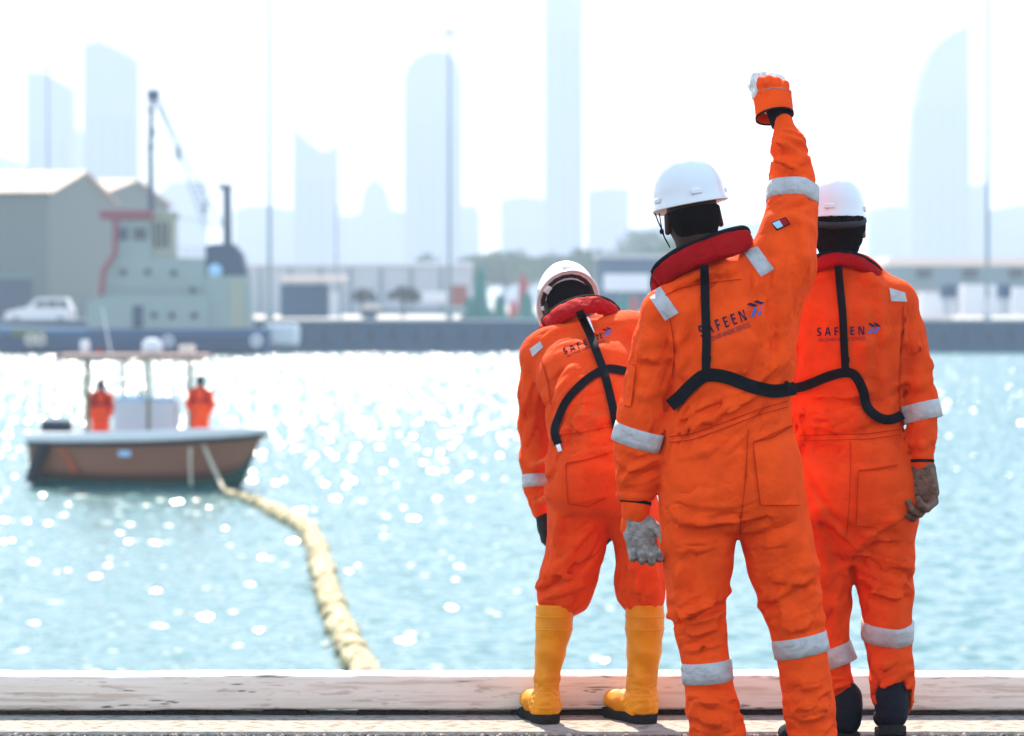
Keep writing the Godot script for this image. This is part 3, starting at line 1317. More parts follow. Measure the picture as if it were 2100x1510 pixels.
	w.fold([1517, 1100, 1521, 1060, 1530, 980, 1534, 920], 0.0063, 0.0000, 0.0136, true)
	for q in [[1588, 540, 1600, 640, 1603, 720, 1590, 785], [1556, 585, 1566, 660, 1562, 740], [1402, 640, 1394, 700, 1404, 765], [1400, 1130, 1396, 1180, 1392, 1235], [1645, 1120, 1652, 1160, 1660, 1215], [1520, 640, 1528, 700, 1524, 760]]:
		w.fold(q, 0.019, 0.004, 0.030)
	for q in [[1574, 560, 1584, 640, 1586, 720], [1422, 650, 1414, 705, 1420, 760], [1415, 1135, 1410, 1185, 1408, 1230]]:
		w.fold(q, 0.009, 0.0, 0.024, true)
	for q in [[1304, 715, 1330, 738, 1368, 730], [1292, 790, 1320, 812, 1360, 800], [1272, 945, 1300, 962, 1348, 950], [1270, 985, 1305, 994, 1345, 982], [1415, 1432, 1455, 1446, 1508, 1434], [1426, 1472, 1470, 1484, 1520, 1472], [1590, 330, 1625, 345, 1655, 325], [1588, 290, 1612, 300, 1640, 286], [1590, 465, 1630, 450, 1668, 465], [1385, 1062, 1440, 1075, 1500, 1066], [1400, 940, 1450, 930, 1510, 905], [1395, 1305, 1440, 1318, 1490, 1300], [1610, 1290, 1650, 1285, 1688, 1268]]:
		w.fold(q, 0.013, 0.003, 0.020)
	for q in [[1296, 740, 1330, 756, 1364, 748], [1276, 968, 1305, 978, 1346, 966], [1592, 345, 1625, 360, 1660, 342], [1390, 1078, 1440, 1090, 1498, 1082]]:
		w.fold(q, 0.007, 0.0, 0.018, true)
	w.fold([1630, 1455, 1655, 1460, 1688, 1452], 0.0137, 0.0017, 0.0170)
	c.wrinkle()
	var suit := put_mesh("coverall", c.net(), M.suit, w.root)
	# trim of the coverall
	band(w, w.spot(1313, 896, -0.005), Vector3(-0.26, -0.96, -0.1), w.metres(38), 0.145, M.reflective_tape, suit)
	band(w, w.spot(1625, 402, -0.09), Vector3(0.06, 0.93, -0.36), w.metres(38), 0.145, M.reflective_tape, suit)
	band(w, w.spot(1451, 1378, 0.02), Vector3(0.1, -0.99, 0.0), w.metres(43), 0.145, M.reflective_tape, suit)
	band(w, w.spot(1643, 1323, 0.015), Vector3(0.2, -0.97, 0.0), w.metres(40), 0.145, M.reflective_tape, suit)
	patch(w, "shoulder_patch", [1328, 604, 1354, 588, 1392, 642, 1364, 658], 6, 8, 0.004, M.reflective_tape, suit)
	patch(w, "shoulder_patch", [1523, 515, 1553, 505, 1588, 552, 1561, 568], 6, 8, 0.004, M.reflective_tape, suit)
	patch(w, "rear_pocket", [1545, 908, 1626, 872, 1640, 1036, 1560, 1038], 12, 16, 0.005, M.suit, suit)
	patch(w, "sleeve_pocket", [1291, 746, 1305, 750, 1294, 835, 1280, 832], 4, 12, 0.005, M.suit, suit)
	strap(w, "waist_seam", [1372, 896, 1420, 890, 1480, 869, 1560, 839, 1616, 823], 1.7, M.suit_seam, suit, 0.002, 1)
	strap(w, "waist_seam", [1372, 908, 1420, 902, 1480, 881, 1560, 850, 1616, 835], 1.7, M.suit_seam, suit, 0.002, 1)
	strap(w, "pocket_stitching", [1626, 872, 1545, 908, 1560, 1037, 1642, 1037], 1.7, M.suit_seam, suit, 0.0065, 1)
	strap(w, "pocket_mouth", [1546, 907, 1585, 897, 1626, 874], 3.5, M.suit_seam, suit, 0.008, 1)
	strap(w, "pocket_stitching", [1291, 746, 1305, 750, 1294, 835, 1280, 832], 1.7, M.suit_seam, suit, 0.0065, 1)
	strap(w, "armhole_seam", [1372, 640, 1380, 690, 1383, 730, 1378, 775], 1.7, M.suit_seam, suit, 0.002, 1)
	strap(w, "yoke_seam", [1352, 612, 1392, 592, 1440, 582, 1520, 573], 2.0, M.suit_seam, suit, 0.002, 1)
	strap(w, "seat_seam", [1518, 1098, 1521, 1060, 1530, 980, 1535, 880], 1.7, M.suit_seam, suit, 0.002, 1)
	patch(w, "flag_border", [1581, 457, 1611, 445, 1621, 460, 1593, 473], 6, 4, 0.004, M.webbing, suit)
	patch(w, "sleeve_flag", [1583.5, 458, 1598, 452, 1606, 464, 1594, 469.5], 4, 4, 0.006, M.print_sky, suit)
	patch(w, "sleeve_flag", [1599, 452, 1610, 447.5, 1618, 459, 1607, 464], 4, 4, 0.006, M.print_red, suit)
	logo(w, Vector2(1438, 692), Vector2(1533, 657), 24.0, suit)
	# vest harness
	var collar := vest_collar(w,
		[[1341, 600, -0.10], [1338, 582, -0.06], [1346, 550, 0.0], [1372, 527, 0.055], [1410, 506, 0.095], [1460, 487, 0.105], [1500, 474, 0.085], [1524, 470, 0.045], [1533, 486, -0.02], [1536, 512, -0.09]],
		[[1354, 608, -0.11], [1360, 596, -0.05], [1378, 580, 0.03], [1402, 562, 0.09], [1440, 546, 0.128], [1480, 532, 0.133], [1508, 524, 0.113], [1524, 518, 0.06], [1530, 514, -0.02], [1533, 522, -0.09]], 0.022, w.root)
	var harness := strap(w, "harness", [1443, 522, 1445, 560, 1447, 640, 1449, 700, 1448, 740, 1449, 782], 18, M.webbing, w.root, 0.007, 10, 0.030)
	strap(w, "waist_belt", [1374, 832, 1394, 815, 1420, 789, 1448, 770, 1490, 774, 1540, 792, 1585, 802, 1618, 799, 1632, 796], 27, M.webbing, harness, 0.006, 5)
	strap(w, "strap_keeper", [1449, 730, 1449, 742], 19, M.webbing, harness, 0.010, 1)
	var buckle := Shape.new()
	buckle.block(Transform3D(Basis(), w.on(1610, 797, 0.0) + Vector3(0.005, 0, 0.0)), Vector3(0.012, 0.046, 0.02), 0.003)
	put_mesh("buckle", buckle.mesh(), M.webbing, harness)
	# head and hat
	var t := tilt(9.0, 4.0, 8.0)
	var skull := w.spot(1421, 449, 0.03)
	head(skull, t, w.spot(1432, 556, 0.0), M.skin_dark, w.root, 1.02)
	cap_of_hair(skull, t, 1.02, M.hair_black, w.root, false)
	hard_hat(w.spot(1416, 416, 0.015), tilt(9.5, 2.0, 14.0), 0.106, 0.126, 0.150, w.root)
	var cord := Shape.new()
	cord.tube([w.spot(1343, 438, -0.02), w.spot(1352, 460, -0.03), w.spot(1360, 476, -0.04), w.spot(1362, 486, -0.04), w.spot(1374, 508, -0.05)], 0.0022, -1, 6)
	cord.tube([w.spot(1352, 438, -0.02), w.spot(1357, 470, -0.03), w.spot(1361, 484, -0.04)], 0.0022, -1, 6)
	cord.ball(w.spot(1357, 475, -0.04), Vector3(0.007, 0.009, 0.007))
	put_mesh("chin_strap", cord.mesh(), M.webbing, w.root)
	# raised fist
	var fist := Clay.new()
	var o := w.spot(1586, 216, -0.225)
	var fx := (w.spot(1582, 172, -0.245) - o).normalized()
	fist.add(o, o + fx * 0.075, 0.044, 0.034, 0.046, 0.036, 0.01, 0.01, Vector3.RIGHT)
	hand(fist, o + fx * 0.0, fx, Vector3(-0.45, 0.1, -0.9), Vector3(-0.9, 0.05, 0.35), [82, 88, 60], 0.95, 60.0)
	fist.add(w.spot(1549, 160, -0.235), w.spot(1550, 196, -0.215), 0.016, 0.036, 0.015, 0.034, 0.012, 0.012)      # the leather side of the fist and the thumb laid along it
	fist.add(w.spot(1543, 176, -0.235), w.spot(1546, 156, -0.245), 0.011, 0.014, 0.011, 0.014, 0.008, 0.008)
	fist.add(w.spot(1548, 153, -0.245), w.spot(1560, 151, -0.250), 0.010, 0.026, 0.010, 0.022, 0.012, 0.012, Vector3.UP)
	fist.grow(0.005, 0.03)
	var glove := put_mesh("glove", fist.net(), M.leather_white, w.root)
	var knuckles := Clay.new()
	for i in 4:
		var kx := 1558.0 + i * 16.5
		var ky: float = [164.0, 160.0, 164.0, 173.0][i]
		knuckles.add(w.spot(kx + 1, ky + 8, -0.228), w.spot(1562.0 + i * 14.0, 200, -0.215), w.metres(10.5), 0.044, w.metres(12), 0.050, 0.012, 0.012)
		knuckles.add(w.spot(kx, ky + 7, -0.205), w.spot(kx + 1, ky + 12, -0.190), w.metres(9.5), 0.016, w.metres(9), 0.012, 0.010, 0.012)
	knuckles.grow(0.004, 0.02)
	put_mesh("glove_back", knuckles.net(), M.suit, glove)
	cuff([[w.spot(1583, 195, -0.217), Vector3(0.0605, 0.004, 0), Vector3(0, 0.017, 0.055)], [w.spot(1586, 215, -0.207), Vector3(0.0595, 0.006, 0), Vector3(0, 0.019, 0.056)], [w.spot(1588, 238, -0.195), Vector3(0.0590, 0.008, 0), Vector3(0, 0.022, 0.057)]], glove, M.suit)
	cuff([[w.spot(1588, 237, -0.195), Vector3(0.0605, 0.008, 0), Vector3(0, 0.0225, 0.0585)], [w.spot(1588.4, 241, -0.193), Vector3(0.0605, 0.008, 0), Vector3(0, 0.0225, 0.0585)]], glove, M.webbing, "cuff_hem")
	cuff([[w.spot(1583, 193.5, -0.217), Vector3(0.0615, 0.004, 0), Vector3(0, 0.017, 0.0562)], [w.spot(1583, 195.5, -0.217), Vector3(0.0615, 0.004, 0), Vector3(0, 0.017, 0.0562)]], glove, M.leather_pale, "cuff_stitching")
	var wrist := Shape.new()
	wrist.tube([w.spot(1604, 258, -0.182), w.spot(1592, 205, -0.21)], 0.034, 0.044, 16)
	put_mesh("wrist_liner", wrist.mesh(), M.webbing, glove)
	# hanging glove, its palm to the lens
	var low := Clay.new()
	var lo := w.spot(1306, 1058, -0.005)
	hand(low, lo, w.spot(1316, 1112, 0.005) - lo, Vector3(0.42, -0.25, 0.88), Vector3(0.95, 0.25, -0.1), [38, 55, 40], 1.18, 35.0)
	low.grow(0.0045, 0.02)
	var g2 := put_mesh("glove", low.net(), M.leather_pale, w.root)
	cuff([[w.spot(1304, 1030, -0.012), Vector3(0.047, -0.006, 0), Vector3(0, 0.006, 0.046)], [w.spot(1304, 1048, -0.010), Vector3(0.044, -0.008, 0), Vector3(0, 0.004, 0.043)], [w.spot(1302, 1066, -0.010), Vector3(0.041, -0.010, 0), Vector3(0, -0.004, 0.034)]], g2, M.suit)
	cuff([[w.spot(1304, 1027, -0.012), Vector3(0.0485, -0.006, 0), Vector3(0, 0.006, 0.0475)], [w.spot(1304, 1034, -0.012), Vector3(0.0485, -0.006, 0), Vector3(0, 0.006, 0.0475)]], g2, M.webbing, "cuff_hem")
	cuff([[w.spot(1285, 1064, -0.015), Vector3(0.014, -0.004, 0), Vector3(0, 0.0, 0.026)], [w.spot(1284, 1090, -0.012), Vector3(0.018, -0.004, 0), Vector3(0, 0.0, 0.026)], [w.spot(1288, 1104, -0.010), Vector3(0.012, -0.004, 0), Vector3(0, 0.0, 0.02)]], g2, M.suit, "glove_back")
	var hem := Shape.new()
	var hem_rows := []
	for q in [[1009, 40.0, 0.058], [1016, 41.5, 0.062], [1024, 40.0, 0.058], [1027, 34.0, 0.05]]:
		var row := PackedVector3Array()
		for j in 32:
			var a := TAU * j / 32
			row.append(w.spot(1304, q[0], -0.02) + Vector3(cos(a) * w.metres(q[1]), sin(a * 3.0) * 0.002, sin(a) * q[2]))
		hem_rows.append(row)
	hem.skin(hem_rows)
	put_mesh("sleeve_hem", hem.mesh(), M.suit, suit)
	for q in [[1474, 0.0, -6.0], [1670, 0.0, -17.0]]:
		safety_boot(w.spot(q[0], 1500, 0.0) * Vector3(1, 0, 1) - Vector3(0, 0, 0.04), q[2], 0.0, w.root)


func cap_of_hair(c: Vector3, t: Basis, size: float, m: Material, parent: Node3D, long: bool) -> void:
	var k := Clay.new()
	var p := func(x: float, y: float, z: float) -> Vector3:
		return c + t * (Vector3(x, y, z) * size)
	k.add(p.call(0, 0.028, 0.030), p.call(0, 0.03, -0.02), 0.0765 * size, 0.090 * size, 0.0745 * size, 0.088 * size, 0.02, 0.02, t.x)
	if long:
		k.add(p.call(0, 0.00, 0.045), p.call(0, -0.060, 0.052), 0.080 * size, 0.070 * size, 0.066 * size, 0.044 * size, 0.03, 0.02, t.x)
		for s in [-1, 1]:
			k.add(p.call(s * 0.066, 0.02, 0.01), p.call(s * 0.062, -0.045, 0.03), 0.018, 0.03, 0.014, 0.03, 0.02, 0.015, t.x)
	else:
		k.add(p.call(0, 0.00, 0.034), p.call(0, -0.022, 0.036), 0.0745 * size, 0.070 * size, 0.068 * size, 0.058 * size, 0.02, 0.02, t.x)
	k.add(p.call(0, -0.02, -0.13), p.call(0, 0.06, -0.125), 0.11, 0.085, 0.10, 0.05, 0.01, 0.01, t.x, true)      # clear of the face
	k.add(p.call(-0.2, 0.076, 0.0), p.call(0.2, 0.076, 0.0), 0.05, 0.3, 0.05, 0.3, 0.004, 0.004, t.y, true)      # pressed down by the hat
	k.amp = 0.006 if long else 0.0012
	k.freq = 60.0 if long else 120.0
	k.sweep = Vector3(1, 0.45, 1)
	k.grow(0.005, 0.02)
	k.wrinkle()
	put_mesh("hair", k.net(), m, parent)


# heel under o; turn: toes to the right of straight ahead, lift: the heel's rise in degrees
func safety_boot(o: Vector3, turn: float, lift: float, parent: Node3D) -> void:
	var t := Transform3D(Basis(Vector3.UP, deg_to_rad(-turn)), o)
	t = t * Transform3D(Basis(), Vector3(0, 0, -0.19)) * Transform3D(Basis(Vector3.RIGHT, deg_to_rad(-lift)), Vector3.ZERO) * Transform3D(Basis(), Vector3(0, 0, 0.19))
	var k := Clay.new()
	var p := func(x: float, y: float, z: float) -> Vector3:
		return t * Vector3(x, y, z)
	k.add(p.call(0, 0.145, 0.035), p.call(0, 0.11, 0.035), 0.050, 0.058, 0.047, 0.056, 0.01, 0.02, t.basis.x)
	k.add(p.call(0, 0.12, 0.034), p.call(0, 0.065, 0.036), 0.047, 0.056, 0.044, 0.050, 0.02, 0.02, t.basis.x)
	k.add(p.call(0, 0.085, 0.02), p.call(0, 0.06, -0.13), 0.045, 0.052, 0.050, 0.034, 0.03, 0.02, t.basis.x)
	k.add(p.call(0, 0.062, -0.12), p.call(0, 0.058, -0.175), 0.050, 0.038, 0.044, 0.033, 0.02, 0.02, t.basis.x)
	k.add(p.call(-0.2, -0.03, -0.05), p.call(0.2, -0.03, -0.05), 0.053, 0.4, 0.053, 0.4, 0.004, 0.004, t.basis.y, true)
	k.amp = 0.0015
	k.freq = 30.0
	k.grow(0.006, 0.02)
	k.wrinkle()
	var boot := put_mesh("boot", k.net(), M.boot_leather, parent)
	var s := Shape.new()
	var rows := []
	for y in [[0.0, 0.0], [0.002, 0.003], [0.026, 0.004], [0.030, 0.0]]:
		var row := PackedVector3Array()
		for q in [[0.0, 0.088], [0.026, 0.080], [0.041, 0.052], [0.044, 0.01], [0.038, -0.05], [0.049, -0.11], [0.047, -0.165], [0.030, -0.20], [0.0, -0.212], [-0.030, -0.20], [-0.047, -0.165], [-0.049, -0.11], [-0.038, -0.05], [-0.044, 0.01], [-0.041, 0.052], [-0.026, 0.080]]:
			row.append(t * Vector3(q[0] * (1.0 + y[1] * 10), y[0], q[1] * (1.0 + y[1] * 4)))
		rows.append(row)
	s.skin(rows)
	for i in 4:                                                  # tread lugs round the heel
		for q in [-1, 1]:
			s.block(t * Transform3D(Basis(), Vector3(q * 0.028, 0.004, 0.07 - i * 0.075)), Vector3(0.03, 0.012, 0.022), 0.002)
	put_mesh("sole", s.mesh(), M.sole_black, boot)


func make_right_worker() -> void:
	var w := worker("person", "worker in orange coverall and white helmet, right of the raised arm, stepping off", 10.95, 1770)
	var c := w.clay
	w.limb([[1733, 572, 78, 0.0, 0.085], [1736, 622, 122, 0.005, 0.118], [1736, 680, 124, 0.01, 0.135], [1734, 750, 119, 0.01, 0.132], [1733, 830, 116, 0.005, 0.126], [1736, 885, 113, 0.0, 0.126], [1744, 960, 124, 0.012, 0.145], [1752, 1030, 124, 0.02, 0.150], [1752, 1075, 116, 0.015, 0.140]], 0.05, 0.05, 0.05)
	c.add(w.spot(1635, 605, 0), w.spot(1832, 606, 0), 0.055, 0.085, 0.055, 0.085, 0.06, 0.06, Vector3.UP)
	for q in [[1700, 1015], [1810, 1010]]:
		c.ball(w.spot(q[0], q[1], 0.07), 0.095, 0.115, 0.09, 0.08)
	w.limb([[1700, 1080, 60, 0.0, 0.120], [1700, 1150, 52, -0.01, 0.105], [1706, 1240, 41, -0.01, 0.088], [1712, 1330, 33, 0.0, 0.075], [1720, 1400, 29, 0.0, 0.070], [1731, 1440, 27, 0.0, 0.068], [1733, 1452, 24, 0.0, 0.062]], 0.04, 0.02, 0.02)
	w.limb([[1805, 1080, 69, 0.01, 0.130], [1810, 1150, 64, 0.015, 0.120], [1818, 1215, 54, 0.025, 0.105], [1820, 1300, 49, 0.05, 0.092], [1826, 1370, 43, 0.075, 0.085], [1831, 1415, 42, 0.085, 0.084], [1832, 1440, 40, 0.08, 0.080]], 0.04, 0.02, 0.02)
	w.limb([[1842, 632, 34, 0.0, 0.080], [1858, 680, 36, 0.0, 0.078], [1877, 750, 33, 0.0, 0.074], [1886, 830, 34, 0.02, 0.074], [1889, 890, 30, 0.05, 0.066], [1891, 940, 27, 0.075, 0.054]], 0.05, 0.02, 0.02)
	w.limb([[1632, 632, 36, 0.0, 0.080], [1618, 700, 36, 0.0, 0.076], [1606, 790, 36, -0.02, 0.074], [1602, 870, 32, -0.06, 0.064], [1606, 940, 27, -0.12, 0.054]], 0.05, 0.02, 0.02)
	c.grow(0.008)
	c.stamp([w.spot(1842, 1475, 0.14), w.spot(1838, 1432, 0.13), 0.058, 0.075, 0.050, 0.07, 0.012, 0.012, Vector3.RIGHT, true])      # the trouser leg is open at the heel
	c.crumples = [
		[w.spot(1730, 860, 0.12), 0.17, Vector3(1, 0.1, 0).normalized(), 12.1, 0.0145],
		[w.spot(1840, 890, 0.06), 0.08, Vector3(0.2, 1, 0).normalized(), 24.2, 0.0130],
		[w.spot(1640, 890, 0.08), 0.10, Vector3(0.2, 1, 0).normalized(), 22.0, 0.0145],
		[w.spot(1640, 700, 0.1), 0.15, Vector3(0.2, 1, 0).normalized(), 13.2, 0.0116],
		[w.spot(1840, 700, 0.08), 0.14, Vector3(0.2, 1, 0).normalized(), 13.2, 0.0101],
		[w.spot(1888, 780, 0.06), 0.15, Vector3(0.8, 0.5, 0).normalized(), 12.1, 0.0101],
		[w.spot(1888, 915, 0.04), 0.08, Vector3(0.9, 0.2, 0).normalized(), 16.5, 0.0116],
		[w.spot(1720, 1110, 0.12), 0.13, Vector3(0.6, -0.8, 0).normalized(), 12.1, 0.0145],
		[w.spot(1815, 1170, 0.12), 0.15, Vector3(0.95, -0.3, 0).normalized(), 13.2, 0.0159],
		[w.spot(1820, 1400, 0.13), 0.13, Vector3(0.8, 0.6, 0).normalized(), 13.2, 0.0145],
		[w.spot(1722, 1420, 0.07), 0.10, Vector3(1, 0.2, 0).normalized(), 18.7, 0.0130],
		[w.spot(1712, 1250, 0.08), 0.13, Vector3(0.5, 0.8, 0).normalized(), 13.2, 0.0116],
	]
	w.fold([1655, 975, 1690, 1035, 1725, 1088], 0.0088, 0.0000, 0.0170, true)
	w.fold([1648, 985, 1680, 1045, 1715, 1098], 0.0163, 0.0022, 0.0187)
	w.fold([1738, 1128, 1790, 1100, 1830, 1072, 1864, 1040], 0.0200, 0.0033, 0.0204)
	w.fold([1745, 1142, 1795, 1114, 1835, 1086, 1866, 1058], 0.0100, 0.0000, 0.0170, true)
	w.fold([1768, 1190, 1800, 1218, 1835, 1226, 1866, 1216], 0.0150, 0.0022, 0.0187)
	w.fold([1772, 1206, 1802, 1232, 1838, 1240, 1866, 1230], 0.0088, 0.0000, 0.0170, true)
	w.fold([1850, 650, 1849, 720, 1846, 800, 1848, 860], 0.0075, 0.0000, 0.0136, true)
	w.fold([1650, 588, 1690, 566, 1735, 556, 1780, 572, 1805, 590], 0.0225, 0.0033, 0.0213)
	w.fold([1652, 870, 1642, 900, 1634, 930], 0.0125, 0.0011, 0.0170)
	for q in [[1802, 610, 1814, 690, 1808, 770], [1662, 610, 1652, 690, 1660, 770], [1770, 640, 1776, 710, 1770, 780], [1690, 1120, 1688, 1180, 1694, 1240], [1640, 1000, 1660, 1060, 1690, 1100]]:
		w.fold(q, 0.018, 0.004, 0.030)
	for q in [[1640, 846, 1700, 860, 1760, 852, 1835, 862], [1650, 872, 1710, 880, 1780, 872], [1858, 700, 1880, 712, 1898, 700], [1862, 780, 1885, 792, 1908, 778], [1862, 905, 1890, 914, 1916, 903], [1780, 1345, 1815, 1365, 1862, 1350], [1790, 1395, 1830, 1402, 1868, 1380], [1700, 1400, 1722, 1410, 1744, 1402], [1780, 1150, 1815, 1168, 1862, 1160]]:
		w.fold(q, 0.012, 0.003, 0.020)
	w.fold([1722, 1092, 1735, 1160, 1742, 1200], 0.0150, 0.0017, 0.0187)
	c.wrinkle()
	var suit := put_mesh("coverall", c.net(), M.suit_right, w.root)
	band(w, w.spot(1887, 846, 0.028), Vector3(0.22, -0.97, 0.1), w.metres(36), 0.145, M.reflective_tape, suit)
	band(w, w.spot(1820, 1290, 0.045), Vector3(-0.02, -0.97, -0.22), w.metres(37), 0.145, M.reflective_tape, suit)
	band(w, w.spot(1713, 1347, 0.0), Vector3(0.35, -0.94, 0.05), w.metres(40), 0.145, M.reflective_tape, suit)
	patch(w, "shoulder_patch", [1824, 590, 1856, 600, 1861, 619, 1828, 618], 6, 6, 0.004, M.reflective_tape, suit)
	patch(w, "rear_pocket", [1761, 966, 1841, 954, 1868, 1060, 1757, 1085], 12, 14, 0.005, M.suit_right, suit)
	strap(w, "waist_seam", [1640, 905, 1700, 903, 1780, 901, 1848, 892], 1.7, M.suit_seam, suit, 0.002, 1)
	strap(w, "waist_seam", [1640, 894, 1700, 892, 1780, 890, 1848, 881], 2.0, M.suit_seam, suit, 0.002, 1)
	strap(w, "pocket_stitching", [1840, 954, 1761, 966, 1757, 1080, 1800, 1084], 1.7, M.suit_seam, suit, 0.0065, 1)
	strap(w, "pocket_mouth", [1762, 966, 1800, 963, 1841, 954], 3.5, M.suit_seam, suit, 0.008, 1)
	strap(w, "armhole_seam", [1853, 628, 1850, 700, 1846, 780, 1846, 850], 1.7, M.suit_seam, suit, 0.002, 1)
	strap(w, "seat_seam", [1737, 1100, 1742, 1040, 1745, 970, 1744, 905], 1.7, M.suit_seam, suit, 0.002, 1)
	logo(w, Vector2(1676, 690), Vector2(1773, 687), 18.0, suit)
	vest_collar(w,
		[[1622, 604, -0.10], [1630, 575, -0.03], [1650, 545, 0.05], [1690, 524, 0.10], [1738, 521, 0.115], [1786, 541, 0.075], [1808, 566, 0.0], [1813, 590, -0.09]],
		[[1632, 610, -0.10], [1644, 592, -0.02], [1668, 566, 0.07], [1700, 550, 0.125], [1738, 547, 0.135], [1772, 560, 0.11], [1796, 580, 0.04], [1806, 596, -0.08]], 0.018, w.root)
	var harness := strap(w, "harness", [1719, 545, 1722, 580, 1728, 640, 1731, 700, 1733, 740, 1735, 772], 16, M.webbing, w.root, 0.007, 10, 0.026)
	strap(w, "waist_belt", [1615, 798, 1650, 792, 1700, 772, 1736, 764, 1755, 772, 1770, 800, 1780, 836, 1806, 858, 1832, 860, 1852, 850], 20, M.webbing, harness, 0.006, 5)
	strap(w, "strap_keeper", [1734, 732, 1734, 744], 17, M.webbing, harness, 0.010, 1)
	var buckle := Shape.new()
	buckle.block(Transform3D(Basis(), w.spot(1850, 846, 0.03)), Vector3(0.012, 0.03, 0.03), 0.003)
	put_mesh("buckle", buckle.mesh(), M.metal_grey, harness)
	var t := tilt(1.0, 2.0, -4.0)
	var skull := w.spot(1717, 466, 0.025)
	head(skull, t, w.spot(1722, 566, 0.0), M.skin_brown, w.root, 1.0)
	cap_of_hair(skull, t, 1.03, M.hair_black, w.root, true)
	hard_hat(w.spot(1712, 444, 0.01), tilt(0.5, 3.0, -6.0), 0.094, 0.124, 0.134, w.root)
	var nape := Shape.new()
	var arc := []
	for i in 15:
		var a := PI * (i / 14.0)
		arc.append(skull + t * Vector3(cos(a) * 0.083, 0.016 - sin(a) * 0.018, 0.03 + sin(a) * 0.095))
	nape.tube(arc, 0.011, -1, 8)
	put_mesh("head_harness", nape.mesh(), M.helmet_lining, w.root)
	var low := Clay.new()
	var o := w.spot(1893, 962, 0.085)
	hand(low, o, w.spot(1899, 1022, 0.10) - o, Vector3(-0.70, -0.1, 0.66), Vector3(-0.6, 0.1, -0.8), [50, 58, 40], 1.28, 40.0)
	low.add(o, o + Vector3(0.006, -0.075, 0.01), 0.042, 0.034, 0.047, 0.034, 0.012, 0.012)
	low.grow(0.0045, 0.02)
	var glove := put_mesh("glove", low.net(), M.leather_brown, w.root)
	cuff([[w.spot(1891, 946, 0.08), Vector3(0.039, 0.0, 0), Vector3(0, 0.004, 0.043)], [w.spot(1892, 962, 0.08), Vector3(0.039, 0.0, 0), Vector3(0, 0.004, 0.041)], [w.spot(1893, 978, 0.08), Vector3(0.038, 0.002, 0), Vector3(0, 0.006, 0.037)]], glove, M.suit_right)
	cuff([[w.spot(1891, 943, 0.08), Vector3(0.0405, 0.0, 0), Vector3(0, 0.004, 0.0445)], [w.spot(1891, 949, 0.08), Vector3(0.0405, 0.0, 0), Vector3(0, 0.004, 0.0445)]], glove, M.webbing, "cuff_hem")
	safety_boot(w.spot(1733, 1500, -0.02) * Vector3(1, 0, 1), -4, 0.0, w.root)
	safety_boot(w.spot(1831, 1500, 0.09) * Vector3(1, 0, 1), 4, 9.0, w.root)


